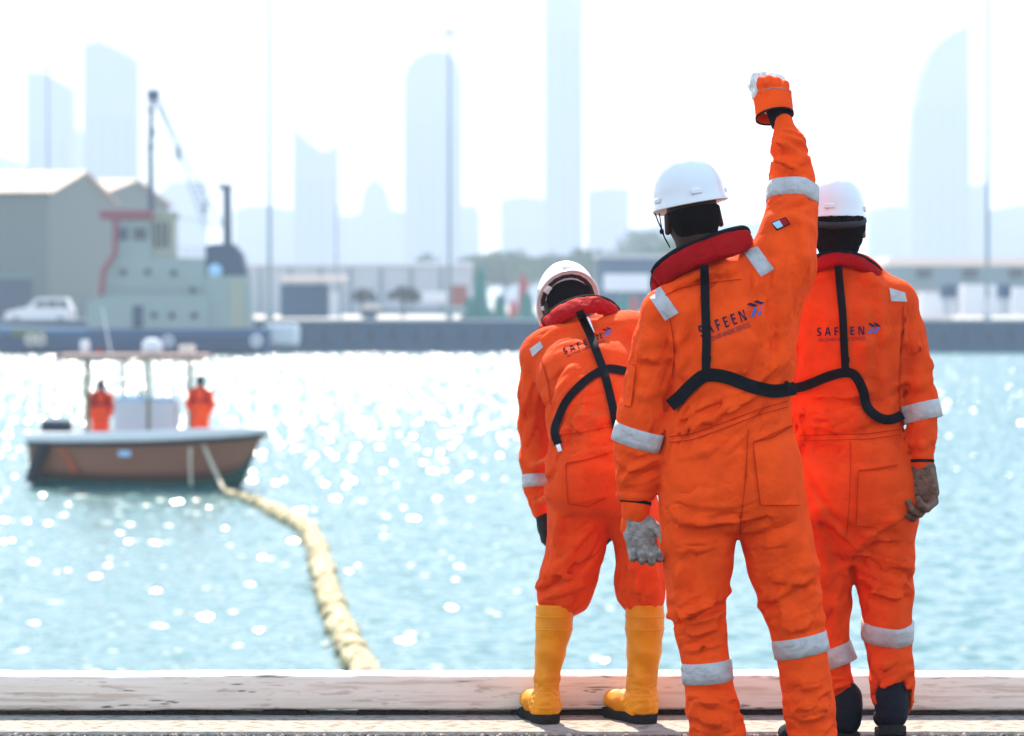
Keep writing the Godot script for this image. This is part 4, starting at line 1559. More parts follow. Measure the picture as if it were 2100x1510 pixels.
func make_bending_worker() -> void:
	var w := worker("person", "worker bending forward over the timber beam in yellow rubber boots", 11.45, 1225)
	var c := w.clay
	w.limb([[1208, 694, 82, -0.36, 0.080], [1204, 722, 112, -0.27, 0.105], [1206, 778, 100, -0.14, 0.130], [1216, 840, 88, -0.045, 0.138], [1224, 900, 86, 0.0, 0.145], [1226, 960, 92, 0.02, 0.150], [1226, 985, 90, 0.02, 0.145]], 0.05, 0.05, 0.05)
	c.add(w.spot(1112, 735, -0.30), w.spot(1300, 680, -0.30), 0.058, 0.085, 0.062, 0.085, 0.06, 0.06, Vector3.UP)
	c.add(w.spot(1140, 715, -0.27), w.spot(1280, 672, -0.27), 0.050, 0.08, 0.050, 0.08, 0.06, 0.06, Vector3.UP)
	for q in [[1184, 985], [1272, 985]]:
		c.ball(w.spot(q[0], q[1], 0.07), 0.09, 0.11, 0.09, 0.08)
	w.limb([[1186, 1010, 62, 0.0, 0.130], [1188, 1065, 62, -0.01, 0.120], [1182, 1120, 57, -0.02, 0.112], [1168, 1180, 56, -0.03, 0.108], [1157, 1212, 55, -0.03, 0.105], [1144, 1231, 39, -0.01, 0.075], [1138, 1256, 28, 0.0, 0.05]], 0.045, 0.025, 0.02)
	w.limb([[1285, 1010, 58, 0.0, 0.130], [1300, 1065, 54, -0.01, 0.120], [1313, 1130, 50, -0.02, 0.110], [1313, 1190, 51, -0.02, 0.108], [1317, 1216, 49, -0.02, 0.100], [1322, 1233, 38, -0.01, 0.075], [1323, 1256, 28, 0.0, 0.05]], 0.045, 0.025, 0.02)
	w.limb([[1108, 738, 40, -0.29, 0.085], [1098, 800, 36, -0.30, 0.080], [1096, 870, 34, -0.31, 0.076], [1098, 940, 35, -0.29, 0.072], [1103, 1000, 28, -0.26, 0.062], [1108, 1050, 19, -0.24, 0.045]], 0.05, 0.02, 0.02)
	w.limb([[1305, 690, 42, -0.29, 0.085], [1325, 780, 36, -0.29, 0.080], [1330, 860, 34, -0.28, 0.076], [1308, 950, 30, -0.22, 0.066], [1278, 1030, 22, -0.16, 0.048]], 0.05, 0.02, 0.02)
	c.grow(0.008)
	c.crumples = [
		[w.spot(1165, 830, -0.02), 0.15, Vector3(0.7, 0.7, 0).normalized(), 12.1, 0.0130],
		[w.spot(1150, 905, 0.08), 0.10, Vector3(0.2, 1, 0).normalized(), 22.0, 0.0130],
		[w.spot(1220, 880, 0.12), 0.16, Vector3(1, 0.2, 0).normalized(), 13.2, 0.0101],
		[w.spot(1098, 850, -0.24), 0.17, Vector3(0.3, 1, 0).normalized(), 12.1, 0.0116],
		[w.spot(1108, 1010, -0.2), 0.09, Vector3(0.8, 0.5, 0).normalized(), 16.5, 0.0116],
		[w.spot(1175, 1130, 0.08), 0.15, Vector3(0.65, 0.75, 0).normalized(), 11.0, 0.0145],
		[w.spot(1155, 1215, 0.06), 0.12, Vector3(0.8, 0.3, 0).normalized(), 13.2, 0.0145],
		[w.spot(1315, 1200, 0.08), 0.13, Vector3(0.4, 0.9, 0).normalized(), 13.2, 0.0145],
		[w.spot(1190, 700, -0.2), 0.16, Vector3(0.9, 0.4, 0).normalized(), 11.0, 0.0116],
	]
	w.fold([1098, 1222, 1135, 1192, 1172, 1150, 1215, 1095], 0.0100, 0.0000, 0.0170, true)
	w.fold([1100, 1206, 1130, 1182, 1165, 1140, 1205, 1085], 0.0175, 0.0022, 0.0204)
	w.fold([1130, 830, 1136, 790, 1150, 760], 0.0100, 0.0000, 0.0170, true)
	w.fold([1150, 885, 1180, 872, 1225, 866, 1260, 862], 0.0112, 0.0011, 0.0170)
	for q in [[1170, 760, 1160, 810, 1152, 850], [1205, 800, 1190, 850, 1180, 880], [1080, 760, 1078, 830, 1080, 900], [1150, 1060, 1150, 1110, 1140, 1160], [1300, 1110, 1298, 1160, 1300, 1210], [1330, 1120, 1334, 1170, 1332, 1215]]:
		w.fold(q, 0.016, 0.004, 0.028)
	for q in [[1115, 1200, 1150, 1212, 1195, 1205], [1120, 1170, 1160, 1182, 1205, 1165], [1072, 945, 1096, 955, 1125, 942], [1080, 1020, 1104, 1030, 1126, 1018], [1160, 905, 1210, 900, 1265, 890]]:
		w.fold(q, 0.012, 0.003, 0.020)
	w.fold([1112, 1000, 1126, 985, 1140, 960], 0.0088, 0.0000, 0.0153, true)
	c.wrinkle()
	var suit := put_mesh("coverall", c.net(), M.suit_bent, w.root)
	band(w, w.spot(1101, 988, -0.265), Vector3(0.03, -0.98, 0.15), w.metres(27), 0.145, M.reflective_tape, suit)
	patch(w, "shoulder_patch", [1086, 716, 1108, 700, 1114, 712, 1092, 732], 5, 5, 0.004, M.reflective_tape, suit)
	patch(w, "rear_pocket", [1160, 950, 1246, 930, 1244, 1020, 1166, 1036], 10, 10, 0.005, M.suit_bent, suit)
	strap(w, "pocket_mouth", [1161, 951, 1200, 944, 1246, 931], 3.0, M.suit_seam, suit, 0.008, 1)
	strap(w, "pocket_stitching", [1160, 952, 1165, 1034, 1205, 1040, 1243, 1022], 1.7, M.suit_seam, suit, 0.0065, 1)
	strap(w, "waist_seam", [1148, 892, 1190, 888, 1230, 880, 1275, 870], 1.7, M.suit_seam, suit, 0.002, 1)
	strap(w, "armhole_seam", [1108, 730, 1122, 780, 1130, 830], 1.7, M.suit_seam, suit, 0.002, 1)
	logo(w, Vector2(1158, 727), Vector2(1236, 694), 13.0, suit)
	vest_collar(w,
		[[1104, 704, -0.36], [1112, 668, -0.34], [1130, 644, -0.31], [1165, 622, -0.28], [1210, 612, -0.26], [1244, 619, -0.27], [1266, 638, -0.33], [1272, 656, -0.40]],
		[[1116, 706, -0.30], [1124, 686, -0.27], [1142, 668, -0.24], [1176, 648, -0.21], [1212, 639, -0.20], [1238, 643, -0.22], [1256, 654, -0.28], [1264, 664, -0.36]], 0.020, w.root)
	var harness := strap(w, "harness", [1188, 637, 1196, 656, 1212, 690, 1226, 728, 1238, 760, 1250, 805, 1260, 850, 1267, 890], 17, M.webbing, w.root, 0.007, 8, 0.024)
	strap(w, "strap_sleeve", [1200, 652, 1212, 684], 16, M.strap_white, harness, 0.010, 3)
	strap(w, "waist_belt", [1145, 912, 1137, 885, 1146, 855, 1162, 822, 1190, 790, 1222, 766, 1250, 756, 1286, 762], 17, M.webbing, harness, 0.006, 4)
	strap(w, "belt_tab", [1144, 912, 1149, 926], 9, M.strap_white, harness, 0.008, 1)
	# the head hangs forwards: the open rim of the helmet faces the lens
	var up := Vector3(-0.14, 0.56, -0.82).normalized()
	var ahead := Vector3(-0.12, -0.80, -0.58)
	ahead = (ahead - up * ahead.dot(up)).normalized()
	var t := Basis(-up.cross(ahead) * -1.0, up, -ahead)
	t.x = t.y.cross(t.z)
	head(w.spot(1166, 634, -0.46), t, w.spot(1196, 680, -0.32), M.skin_dark, w.root, 0.98)
	cap_of_hair(w.spot(1166, 634, -0.46), t, 0.99, M.hair_black, w.root, false)
	var hat := hard_hat(w.spot(1164, 616, -0.47), t, 0.102, 0.122, 0.145, w.root)
	var liner := Shape.new()
	var rim := w.spot(1164, 616, -0.47)
	var arc := []
	for i in 21:
		var a := TAU * (i / 20.0)
		arc.append(rim + t * Vector3(cos(a) * 0.088, 0.006, sin(a) * 0.104))
	liner.tube(arc, 0.012, -1, 8)
	put_mesh("sweat_band", liner.mesh(), M.helmet_lining, hat)
	for q in [[-0.066, 0.040, 0.030, 0.050], [-0.022, -0.078, 0.026, 0.040], [0.040, -0.070, 0.018, 0.030], [-0.080, -0.03, 0.018, 0.024]]:
		var tab := Shape.new()
		var n := Vector3(q[0], 0, q[1]).normalized()
		tab.block(Transform3D(t * Basis(n.cross(Vector3.UP), Vector3.UP, n), rim + t * Vector3(q[0], -0.006, q[1])), Vector3(q[2], 0.010, q[3]), 0.004)
		put_mesh("suspension_strap", tab.mesh(), M.strap_white, hat)
	# gloves
	var left := Clay.new()
	var o := w.spot(1111, 1056, -0.235)
	hand(left, o, w.spot(1118, 1108, -0.235) - o, Vector3(0.9, 0, -0.3), Vector3(-0.1, 0.1, -1), [30, 35, 25], 1.0, 30.0)
	left.grow(0.0045, 0.02)
	put_mesh("glove", left.net(), M.glove_black, w.root)
	var right := Clay.new()
	o = w.spot(1272, 1036, -0.15)
	hand(right, o, w.spot(1262, 1085, -0.13) - o, Vector3(-0.9, 0, -0.3), Vector3(0.1, 0.1, -1), [35, 40, 30], 1.05, 30.0)
	right.grow(0.0045, 0.02)
	put_mesh("glove", right.net(), M.glove_black, w.root)
	rubber_boot(w, [[1138, 1243, 40, 0.0], [1136, 1290, 37, 0.0], [1128, 1340, 31, 0.005], [1122, 1390, 26, 0.008], [1119, 1440, 24, 0.010]], Vector3(-0.27, 0, -0.96), 1118, 0.19)
	rubber_boot(w, [[1323, 1243, 40, 0.0], [1323, 1290, 39, 0.0], [1321, 1340, 35, 0.004], [1317, 1390, 31, 0.006], [1314, 1440, 31, 0.008]], Vector3(-0.46, 0, -0.89), 1316, 0.21)


func rubber_boot(w: Worker, shaft: Array, toe: Vector3, column: float, length: float) -> void:
	var k := Clay.new()
	for i in shaft.size() - 1:
		var a: Array = shaft[i]
		var b: Array = shaft[i + 1]
		k.add(w.spot(a[0], a[1], a[3]), w.spot(b[0], b[1], b[3]), w.metres(a[2]), w.metres(a[2]) * 1.12, w.metres(b[2]), w.metres(b[2]) * 1.12, 0.01, 0.01)
	toe = toe.normalized()
	var side := toe.cross(Vector3.UP)
	var ground := Vector3(w.spot(column, 1480, 0.01).x, 0.0, 0.01)
	var ankle := w.spot(shaft[4][0], shaft[4][1], 0.01)
	k.add(ankle, ground + Vector3(0, 0.058, 0), w.metres(shaft[4][2]), 0.050, 0.046, 0.050, 0.02, 0.02)
	k.add(ground + Vector3(0, 0.058, 0) - toe * 0.012, ground + toe * length * 0.5 + Vector3(0, 0.056, 0), 0.044, 0.048, 0.047, 0.040, 0.03, 0.02, side)
	k.add(ground + toe * length * 0.5 + Vector3(0, 0.056, 0), ground + toe * length * 0.86 + Vector3(0, 0.060, 0), 0.048, 0.040, 0.043, 0.036, 0.02, 0.02, side)
	k.add(ground + Vector3(-0.3, -0.02, 0), ground + Vector3(0.3, -0.02, 0), 0.048, 0.5, 0.048, 0.5, 0.003, 0.003, Vector3.UP, true)
	var rim := w.spot(shaft[0][0], 1240.0, 0.0)
	k.add(rim + Vector3(-0.2, 0.05, 0), rim + Vector3(0.2, 0.05, 0), 0.05, 0.3, 0.05, 0.3, 0.003, 0.003, Vector3.UP, true)
	k.amp = 0.0016
	k.freq = 14.0
	k.sweep = Vector3(1, 1.6, 1)
	k.crumples = [[ankle + Vector3(0, 0.012, 0.03), 0.10, Vector3(1, 0.1, 0).normalized(), 34.0, 0.006]]
	k.grow(0.006, 0.02)
	k.wrinkle()
	var boot := put_mesh("boot", k.net(), M.boot_yellow, w.root)
	var keep := w.clay
	w.clay = k
	for row in [[1264.0, 0.0], [1290.0, 0.0]]:                        # raised ribs below the rim
		var i := 0 if row[0] < 1290 else 1
		var mid := Vector3(w.spot(lerpf(shaft[0][0], shaft[1][0], (row[0] - 1243.0) / 47.0), row[0], 0.0))
		var rows := []
		for e in [[-0.004, -0.002], [-0.002, 0.0022], [0.002, 0.0022], [0.004, -0.002]]:
			var r := PackedVector3Array()
			for j in 36:
				var d := Vector3(cos(TAU * j / 36), 0, sin(TAU * j / 36))
				var q: Vector3 = mid + Vector3(0, e[0], 0)
				r.append(q + d * (k.out_from(q, d, 0.12) + float(e[1])))
			rows.append(r)
		var rib := Shape.new()
		rib.skin(rows, true, false)
		put_mesh("boot_rib", rib.mesh(), M.boot_yellow, boot)
	w.clay = keep
	var s := Shape.new()
	var rows := []
	for y in [[0.0, 0.96], [0.004, 1.0], [0.028, 1.02], [0.032, 0.97]]:
		var row := PackedVector3Array()
		for q in [[0.0, -0.066], [0.026, -0.058], [0.042, -0.034], [0.045, 0.0], [0.040, length * 0.35], [0.049, length * 0.62], [0.047, length * 0.86], [0.030, length * 1.04], [0.0, length * 1.10], [-0.030, length * 1.04], [-0.047, length * 0.86], [-0.049, length * 0.62], [-0.040, length * 0.35], [-0.045, 0.0], [-0.042, -0.034], [-0.026, -0.058]]:
			row.append(ground + side * q[0] * y[1] + toe * q[1] * y[1] + Vector3(0, y[0], 0))
		rows.append(row)
	s.skin(rows)
	put_mesh("sole", s.mesh(), M.sole_black, boot)


# ---------------------------------------------------------------- the setting

func make_setting() -> void:
	# water: one patch of waves that joins up with itself, laid out to the far quay; it is calmer in the lee of the near quay
	var side := 12.0
	var n := 300
	var waves := []
	var r := RandomNumberGenerator.new()
	r.seed = 21
	var var_z := 0.0
	while waves.size() < 52:
		var long := 0.20 * pow(3.6, r.randf())
		var turn := r.randfn() * 0.85
		var kx := roundf(side / long * sin(turn))
		var kz := roundf(side / long * cos(turn))
		if kz < 1.0:
			continue
		var steep := 0.02 * pow(minf(long, 1.2), 0.25)
		waves.append([kx * TAU / side, kz * TAU / side, steep / (TAU * sqrt(kx * kx + kz * kz) / side), r.randf() * TAU])
		var_z += 0.5 * pow(steep * kz / sqrt(kx * kx + kz * kz), 2)
	var unit := 0.1 / sqrt(var_z)                                  # a spread of slopes of 0.1 along the view, scaled below
	var v := PackedVector3Array()
	var nrm := PackedVector3Array()
	for j in n + 1:
		for i in n + 1:
			var x := (float(i) / n - 0.5) * side
			var z := (float(j) / n - 0.5) * side * 1.06             # the rows overlap a little
			var h := 0.0
			var gx := 0.0
			var gz := 0.0
			for w in waves:
				var ph: float = w[0] * x + w[1] * z + w[3]
				h += w[2] * sin(ph)
				var c: float = w[2] * cos(ph)
				gx += c * w[0]
				gz += c * w[1]
			v.append(Vector3(x, h * unit - 0.07 * smoothstep(side / 2 - 0.15, side / 2 + 0.34, z), z))      # each row dips under the one before it
			nrm.append(Vector3(-gx * unit, 1.0, -gz * unit).normalized())
	var idx := PackedInt32Array()
	idx.resize(n * n * 6)
	var k := 0
	for j in n:
		for i in n:
			var a := j * (n + 1) + i
			for q in [a, a + 1, a + n + 2, a, a + n + 2, a + n + 1]:
				idx[k] = q
				k += 1
	k = v.size()                                                  # a still sheet just below closes the joints
	for q in [Vector3(-1, 0, -1), Vector3(1, 0, -1), Vector3(1, 0, 1), Vector3(-1, 0, 1)]:
		v.append(q * side * 0.51 - Vector3(0, 0.12, 0))
		nrm.append(Vector3.UP)
	idx.append_array([k, k + 1, k + 2, k, k + 2, k + 3])
	var arrays := []
	arrays.resize(Mesh.ARRAY_MAX)
	arrays[Mesh.ARRAY_VERTEX] = v
	arrays[Mesh.ARRAY_NORMAL] = nrm
	arrays[Mesh.ARRAY_INDEX] = idx
	var m := ArrayMesh.new()
	m.add_surface_from_arrays(Mesh.PRIMITIVE_TRIANGLES, arrays)
	var mm := MultiMesh.new()
	mm.transform_format = MultiMesh.TRANSFORM_3D
	mm.mesh = m
	mm.instance_count = 21 * 15
	for j in 21:
		var z := 11.5 + side * (j + 0.5)
		var high := lerpf(WAVES_NEAR, WAVES_FAR, smoothstep(35.0, 130.0, z))
		for i in 15:
			mm.set_instance_transform(j * 15 + i, Transform3D(Basis.from_scale(Vector3(1, high, 1)), Vector3((i - 7) * side + fmod(j * 4.65, side), SEA, -z)))
	var o := MultiMeshInstance3D.new()
	o.name = "water"
	o.multimesh = mm
	o.material_override = M.water
	add_child(o)
	tag(o, "choppy blue green harbour water glittering in the sun", "", "", "structure")
	# land behind the far quay, out to the horizon
	var s := Shape.new()
	s.box(Vector3(-900, -6, -2800), Vector3(900, -0.06, -262.4))
	tag(solo("ground", s, M.land, "", "", "", "structure"), "flat pale land behind the far quay")
	s = Shape.new()
	s.box(Vector3(-150, SEA - 2, -262.4), Vector3(150, -0.02, -261.4), 0.05)
	var q := solo("far_quay_wall", s, M.blue_grey, "dark concrete wall of the far quay above the waterline", "", "", "structure")
	var cap := Shape.new()
	cap.box(Vector3(-150, -0.015, -262.5), Vector3(150, 0.16, -261.25), 0.03)
	part("wall_coping", cap, M.pale_wall, q)
	for i in 34:                                                   # fenders hung on the far wall
		var fx := -18.0 + i * 1.75
		var f := Shape.new()
		f.box(Vector3(fx, SEA + 0.9, -261.4), Vector3(fx + 0.55, -0.4, -261.0), 0.08)
		part("quay_fender", f, M.tug_dark, q)


func make_quay_edge() -> void:
	var s := Shape.new()
	s.box(Vector3(-40, -1.2, -11.185), Vector3(40, -0.012, 45.0))
	solo("ground", s, M.dirt, "gritty brown ground of the near quay", "", "", "structure")
	s = Shape.new()
	var x := -6.0
	var lo := [-11.80, -11.185]
	s.box(Vector3(-40, -0.6, lo[0]), Vector3(40, 0.0, lo[1]), 0.008)
	solo("quay_coping", s, M.coping, "worn white painted edge of the near quay", "", "", "structure")
	s = Shape.new()
	s.box(Vector3(-40, SEA - 2, -11.76), Vector3(40, -0.61, -11.2))
	solo("quay_wall", s, M.wharf, "concrete face of the near quay above the water", "", "", "structure")
	# grit along the edge of the paint
	var mm := MultiMesh.new()
	mm.transform_format = MultiMesh.TRANSFORM_3D
	mm.use_colors = true
	var st := Shape.new()
	var ico := BoxMesh.new()
	st.ball(Vector3.ZERO, Vector3(1, 0.6, 0.8), 4, 6)
	mm.mesh = st.mesh()
	mm.instance_count = 5200
	for i in 5200:
		var near := rng.randf()
		var p := Vector3(rng.randf_range(-2.6, 2.6), -0.010, -11.18 + 0.9 * near * near + rng.randf_range(-0.012, 0.0))
		var r := 0.002 + 0.009 * pow(rng.randf(), 4.0)
		mm.set_instance_transform(i, Transform3D(Basis.from_euler(Vector3(rng.randf(), rng.randf() * 6, rng.randf())).scaled(Vector3.ONE * r), p))
		var g := rng.randf_range(0.5, 1.5)
		mm.set_instance_color(i, Color(g, g * 0.95, g * 0.9))
	var grit := MultiMeshInstance3D.new()
	grit.name = "gravel"
	grit.multimesh = mm
	grit.material_override = M.pebble
	add_child(grit)
	tag(grit, "loose grit and pebbles along the painted edge", "gravel", "", "stuff")
	# the squared timber along the edge, on its blocks
	var beam := StandardMaterial3D.new()
	beam.resource_name = "worn_paint"
	beam.roughness = 0.85
	beam.metallic_specular = 0.25
	beam.albedo_texture = beam_picture()
	beam.heightmap_enabled = true
	beam.heightmap_texture = beam_relief
	beam.heightmap_scale = 0.5
	M.worn_paint = beam
	var t := timber(-2.75, 2.75)
	var o := solo("timber_beam", t, beam, "long squared white painted timber along the quay edge", "beam")
	var i := 0
	var names := ["near the left end of the timber beam", "under the timber beam below the workboat's bow", "under the timber beam just left of the floating boom", "under the timber beam at the near end of the floating boom", "under the timber beam behind the two yellow boots", "under the timber beam behind the middle worker's legs", "under the timber beam behind the right worker's boots"]
	for q in [[123, 299], [317, 471], [537, 628], [733, 875], [1046, 1290], [1330, 1700], [1720, 1965]]:
		var b := Shape.new()
		var a := at(q[0], 1400, 11.66)
		var e := at(q[1], 1400, 11.66)
		b.box(Vector3(a.x, -0.002, -11.79), Vector3(e.x, 0.0165, -11.64 - 0.01 * (i % 2)), 0.003)
		solo("support_block", b, M.pad, "flat dark block " + names[i], "block", "blocks under the timber beam")
		i += 1


var beam_relief: ImageTexture

func beam_picture() -> ImageTexture:
	var w := 1792
	var h := 160
	var im := Image.create(w, h, false, Image.FORMAT_RGB8)
	var re := Image.create(w, h, false, Image.FORMAT_RGB8)
	var a := noise(1.0, 4, 61)
	var b := noise(1.0, 5, 62)
	var c := noise(1.0, 3, 63)
	var d := noise(1.0, 4, 64)
	var paint := Vector3(0.67, 0.575, 0.495)
	var wood := Vector3(0.30, 0.20, 0.14)
	for y in h:
		for x in w:
			var u := x * 5.5 / w
			var v := y / float(h)
			var grain := b.get_noise_2d(u * 1.6, v * 22.0)
			var blot := a.get_noise_2d(u * 0.9, v * 3.0)
			var worn := smoothstep(0.10, 0.42, grain * 0.7 + blot * 0.55)
			var split := absf(c.get_noise_2d(u * 0.45, v * 10.0))
			var crack := 1.0 - smoothstep(0.006, 0.030, split)
			crack *= smoothstep(0.02, 0.22, d.get_noise_2d(u * 1.6 + 5.0, v * 2.0))
			var hair := 1.0 - smoothstep(0.0, 0.05, absf(c.get_noise_2d(u * 1.3 + 60.0, v * 34.0)))
			hair *= smoothstep(-0.05, 0.25, d.get_noise_2d(u * 2.3 + 90.0, v * 3.0))
			var scuff := smoothstep(0.40, 0.58, d.get_noise_2d(u * 4.0, v * 22.0 + 30.0))
			var knot := 1.0 - smoothstep(0.010, 0.022, Vector2(u - 0.53, (v - 0.20) * 0.6).length() * (1.0 + 0.5 * grain))
			var col := paint.lerp(wood, worn * 0.5)
			col *= 1.0 + 0.14 * grain + 0.10 * blot
			col = col.lerp(Vector3(0.10, 0.07, 0.05), clampf(crack * 0.85 + scuff * 0.35 + hair * 0.28 + knot * 0.8, 0, 1))
			im.set_pixel(x, y, lin(col.x, col.y, col.z))
			var r := clampf(0.75 + 0.18 * grain - 0.5 * crack - 0.12 * worn - 0.1 * scuff - 0.15 * hair, 0, 1)
			re.set_pixel(x, y, Color(r, r, r))
	beam_relief = ImageTexture.create_from_image(re)
	return ImageTexture.create_from_image(im)


func timber(x0: float, x1: float) -> Shape:                      # a squared log with worn corners
	var s := Shape.new()
	var n := noise(1.0, 3, 71)
	var ring := [[-11.625, 0.022], [-11.622, 0.030], [-11.620, 0.06], [-11.620, 0.10], [-11.623, 0.128], [-11.632, 0.137], [-11.66, 0.139], [-11.72, 0.139], [-11.79, 0.138], [-11.812, 0.130], [-11.82, 0.118], [-11.82, 0.03], [-11.815, 0.018], [-11.72, 0.017], [-11.64, 0.018]]
	var rows := []
	var count := 300
	for i in count + 1:
		var x := lerpf(x0, x1, i / float(count))
		var row := PackedVector3Array()
		for j in ring.size():
			var e := 0.0030 * n.get_noise_2d(x * 5.0, j * 0.5) + 0.0022 * n.get_noise_2d(x * 30.0, j * 1.7)
			row.append(Vector3(x, ring[j][1] + e + 0.006 * n.get_noise_1d(x * 0.7), ring[j][0] + e))
		rows.append(row)
	s.skin(rows)
	var per := [0.0]
	for j in ring.size():
		var p := Vector2(ring[j][0], ring[j][1])
		var q := Vector2(ring[(j + 1) % ring.size()][0], ring[(j + 1) % ring.size()][1])
		per.append(per[j] + p.distance_to(q))
	for i in count + 1:
		for j in ring.size():
			s.uv.append(Vector2(i / float(count), per[j] / per[ring.size()]))
	while s.uv.size() < s.v.size():
		s.uv.append(Vector2.ZERO)
	return s


# ---------------------------------------------------------------- far away

func make_skyline() -> void:
	# [outline in the photograph, distance, depth, label]
	var towers := [
		[[55, 640, 55, 147, 92, 150, 143, 178, 143, 640], 2150.0, 30.0, "pale slab tower with slanting roof, farthest left on the skyline"],
		[[143, 640, 143, 285, 152, 262, 166, 270, 170, 640], 2500.0, 30.0, "faint low tower between the two tall towers on the left"],
		[[172, 640, 172, 92, 205, 84, 240, 100, 275, 118, 275, 640], 2050.0, 30.0, "tall pale tower with sloped top, behind the crane mast"],
		[[325, 640, 325, 400, 350, 372, 415, 372, 415, 640], 2500.0, 40.0, "low hazy block behind the tugboat mast"],
		[[480, 640, 480, 432, 515, 420, 560, 424, 600, 430, 600, 640], 2600.0, 60.0, "long low hazy block right of the tugboat chimney"],
		[[601, 640, 601, 262, 640, 296, 665, 312, 690, 300, 694, 640], 2200.0, 30.0, "hazy tower with a sharp sloping peak, left of the middle"],
		[[694, 640, 694, 450, 736, 440, 745, 392, 765, 362, 790, 385, 800, 428, 830, 436, 830, 640], 2600.0, 40.0, "faint stepped tower between the peaked and the rounded tower"],
		[[828, 640, 828, 165, 834, 140, 850, 120, 872, 107, 898, 104, 920, 110, 938, 128, 946, 156, 946, 640], 2250.0, 34.0, "broad hazy tower with rounded top behind the lamp mast"],
		[[946, 640, 946, 424, 975, 418, 984, 440, 984, 640], 2600.0, 30.0, "small hazy block beside the rounded tower"],
		[[1026, 640, 1026, 410, 1070, 402, 1118, 408, 1118, 640], 2500.0, 40.0, "hazy block left of the tallest tower"],
		[[1117, 640, 1117, -160, 1195, -160, 1195, 640], 2300.0, 24.0, "tallest tower on the skyline, running out of the picture"],
		[[1207, 640, 1207, 392, 1250, 384, 1291, 388, 1291, 640], 2500.0, 34.0, "hazy block right of the tallest tower"],
		[[1291, 640, 1291, 470, 1400, 455, 1500, 460, 1600, 450, 1600, 640], 2700.0, 40.0, "very faint block behind the middle worker's head"],
		[[1788, 640, 1788, 430, 1830, 420, 1868, 424, 1868, 640], 2600.0, 40.0, "faint block right of the right worker's helmet"],
		[[1868, 640, 1872, 330, 1880, 230, 1893, 150, 1915, 100, 1945, 70, 1986, 52, 1992, 640], 2250.0, 40.0, "sail shaped hazy tower near the right edge"],
		[[1992, 640, 1992, 380, 2030, 372, 2030, 640], 2500.0, 30.0, "narrow faint block right of the sail shaped tower"],
		[[2034, 640, 2034, 430, 2110, 415, 2160, 430, 2160, 640], 2500.0, 40.0, "faint low block at the right edge of the skyline"],
		[[-60, 640, -60, 330, -10, 318, 40, 332, 40, 640], 2600.0, 40.0, "faint low block at the left edge of the skyline"],
	]
	var i := 0
	for t in towers:
		var s := profile(t[0], t[1], t[2])
		var lo := Vector3.ONE * 9999
		var hi := -lo
		for p in s.v:
			lo = lo.min(p)
			hi = hi.max(p)
		var o := thing("tower", t[3], "tower", Vector3((lo.x + hi.x) / 2, lo.y, (lo.z + hi.z) / 2), "towers on the hazy skyline")
		part("facade", s, M.tower, o)
		var w := hi.x - lo.x
		var n := int(clampf(w / 7.0, 2, 6))
		var fins := Shape.new()
		for k in n:                                               # dark glass bays let into the front
			var cx := lo.x + w * (k + 0.5) / n
			var top := lo.y + (hi.y - lo.y) * 0.72
			var bay := Shape.new()
			bay.box(Vector3(cx - w / n * 0.32, lo.y, -t[1] + 0.02), Vector3(cx + w / n * 0.32, top, -t[1] + 0.5))
			part("glass_bay", bay, M.tower_dark, o)
		i += 1


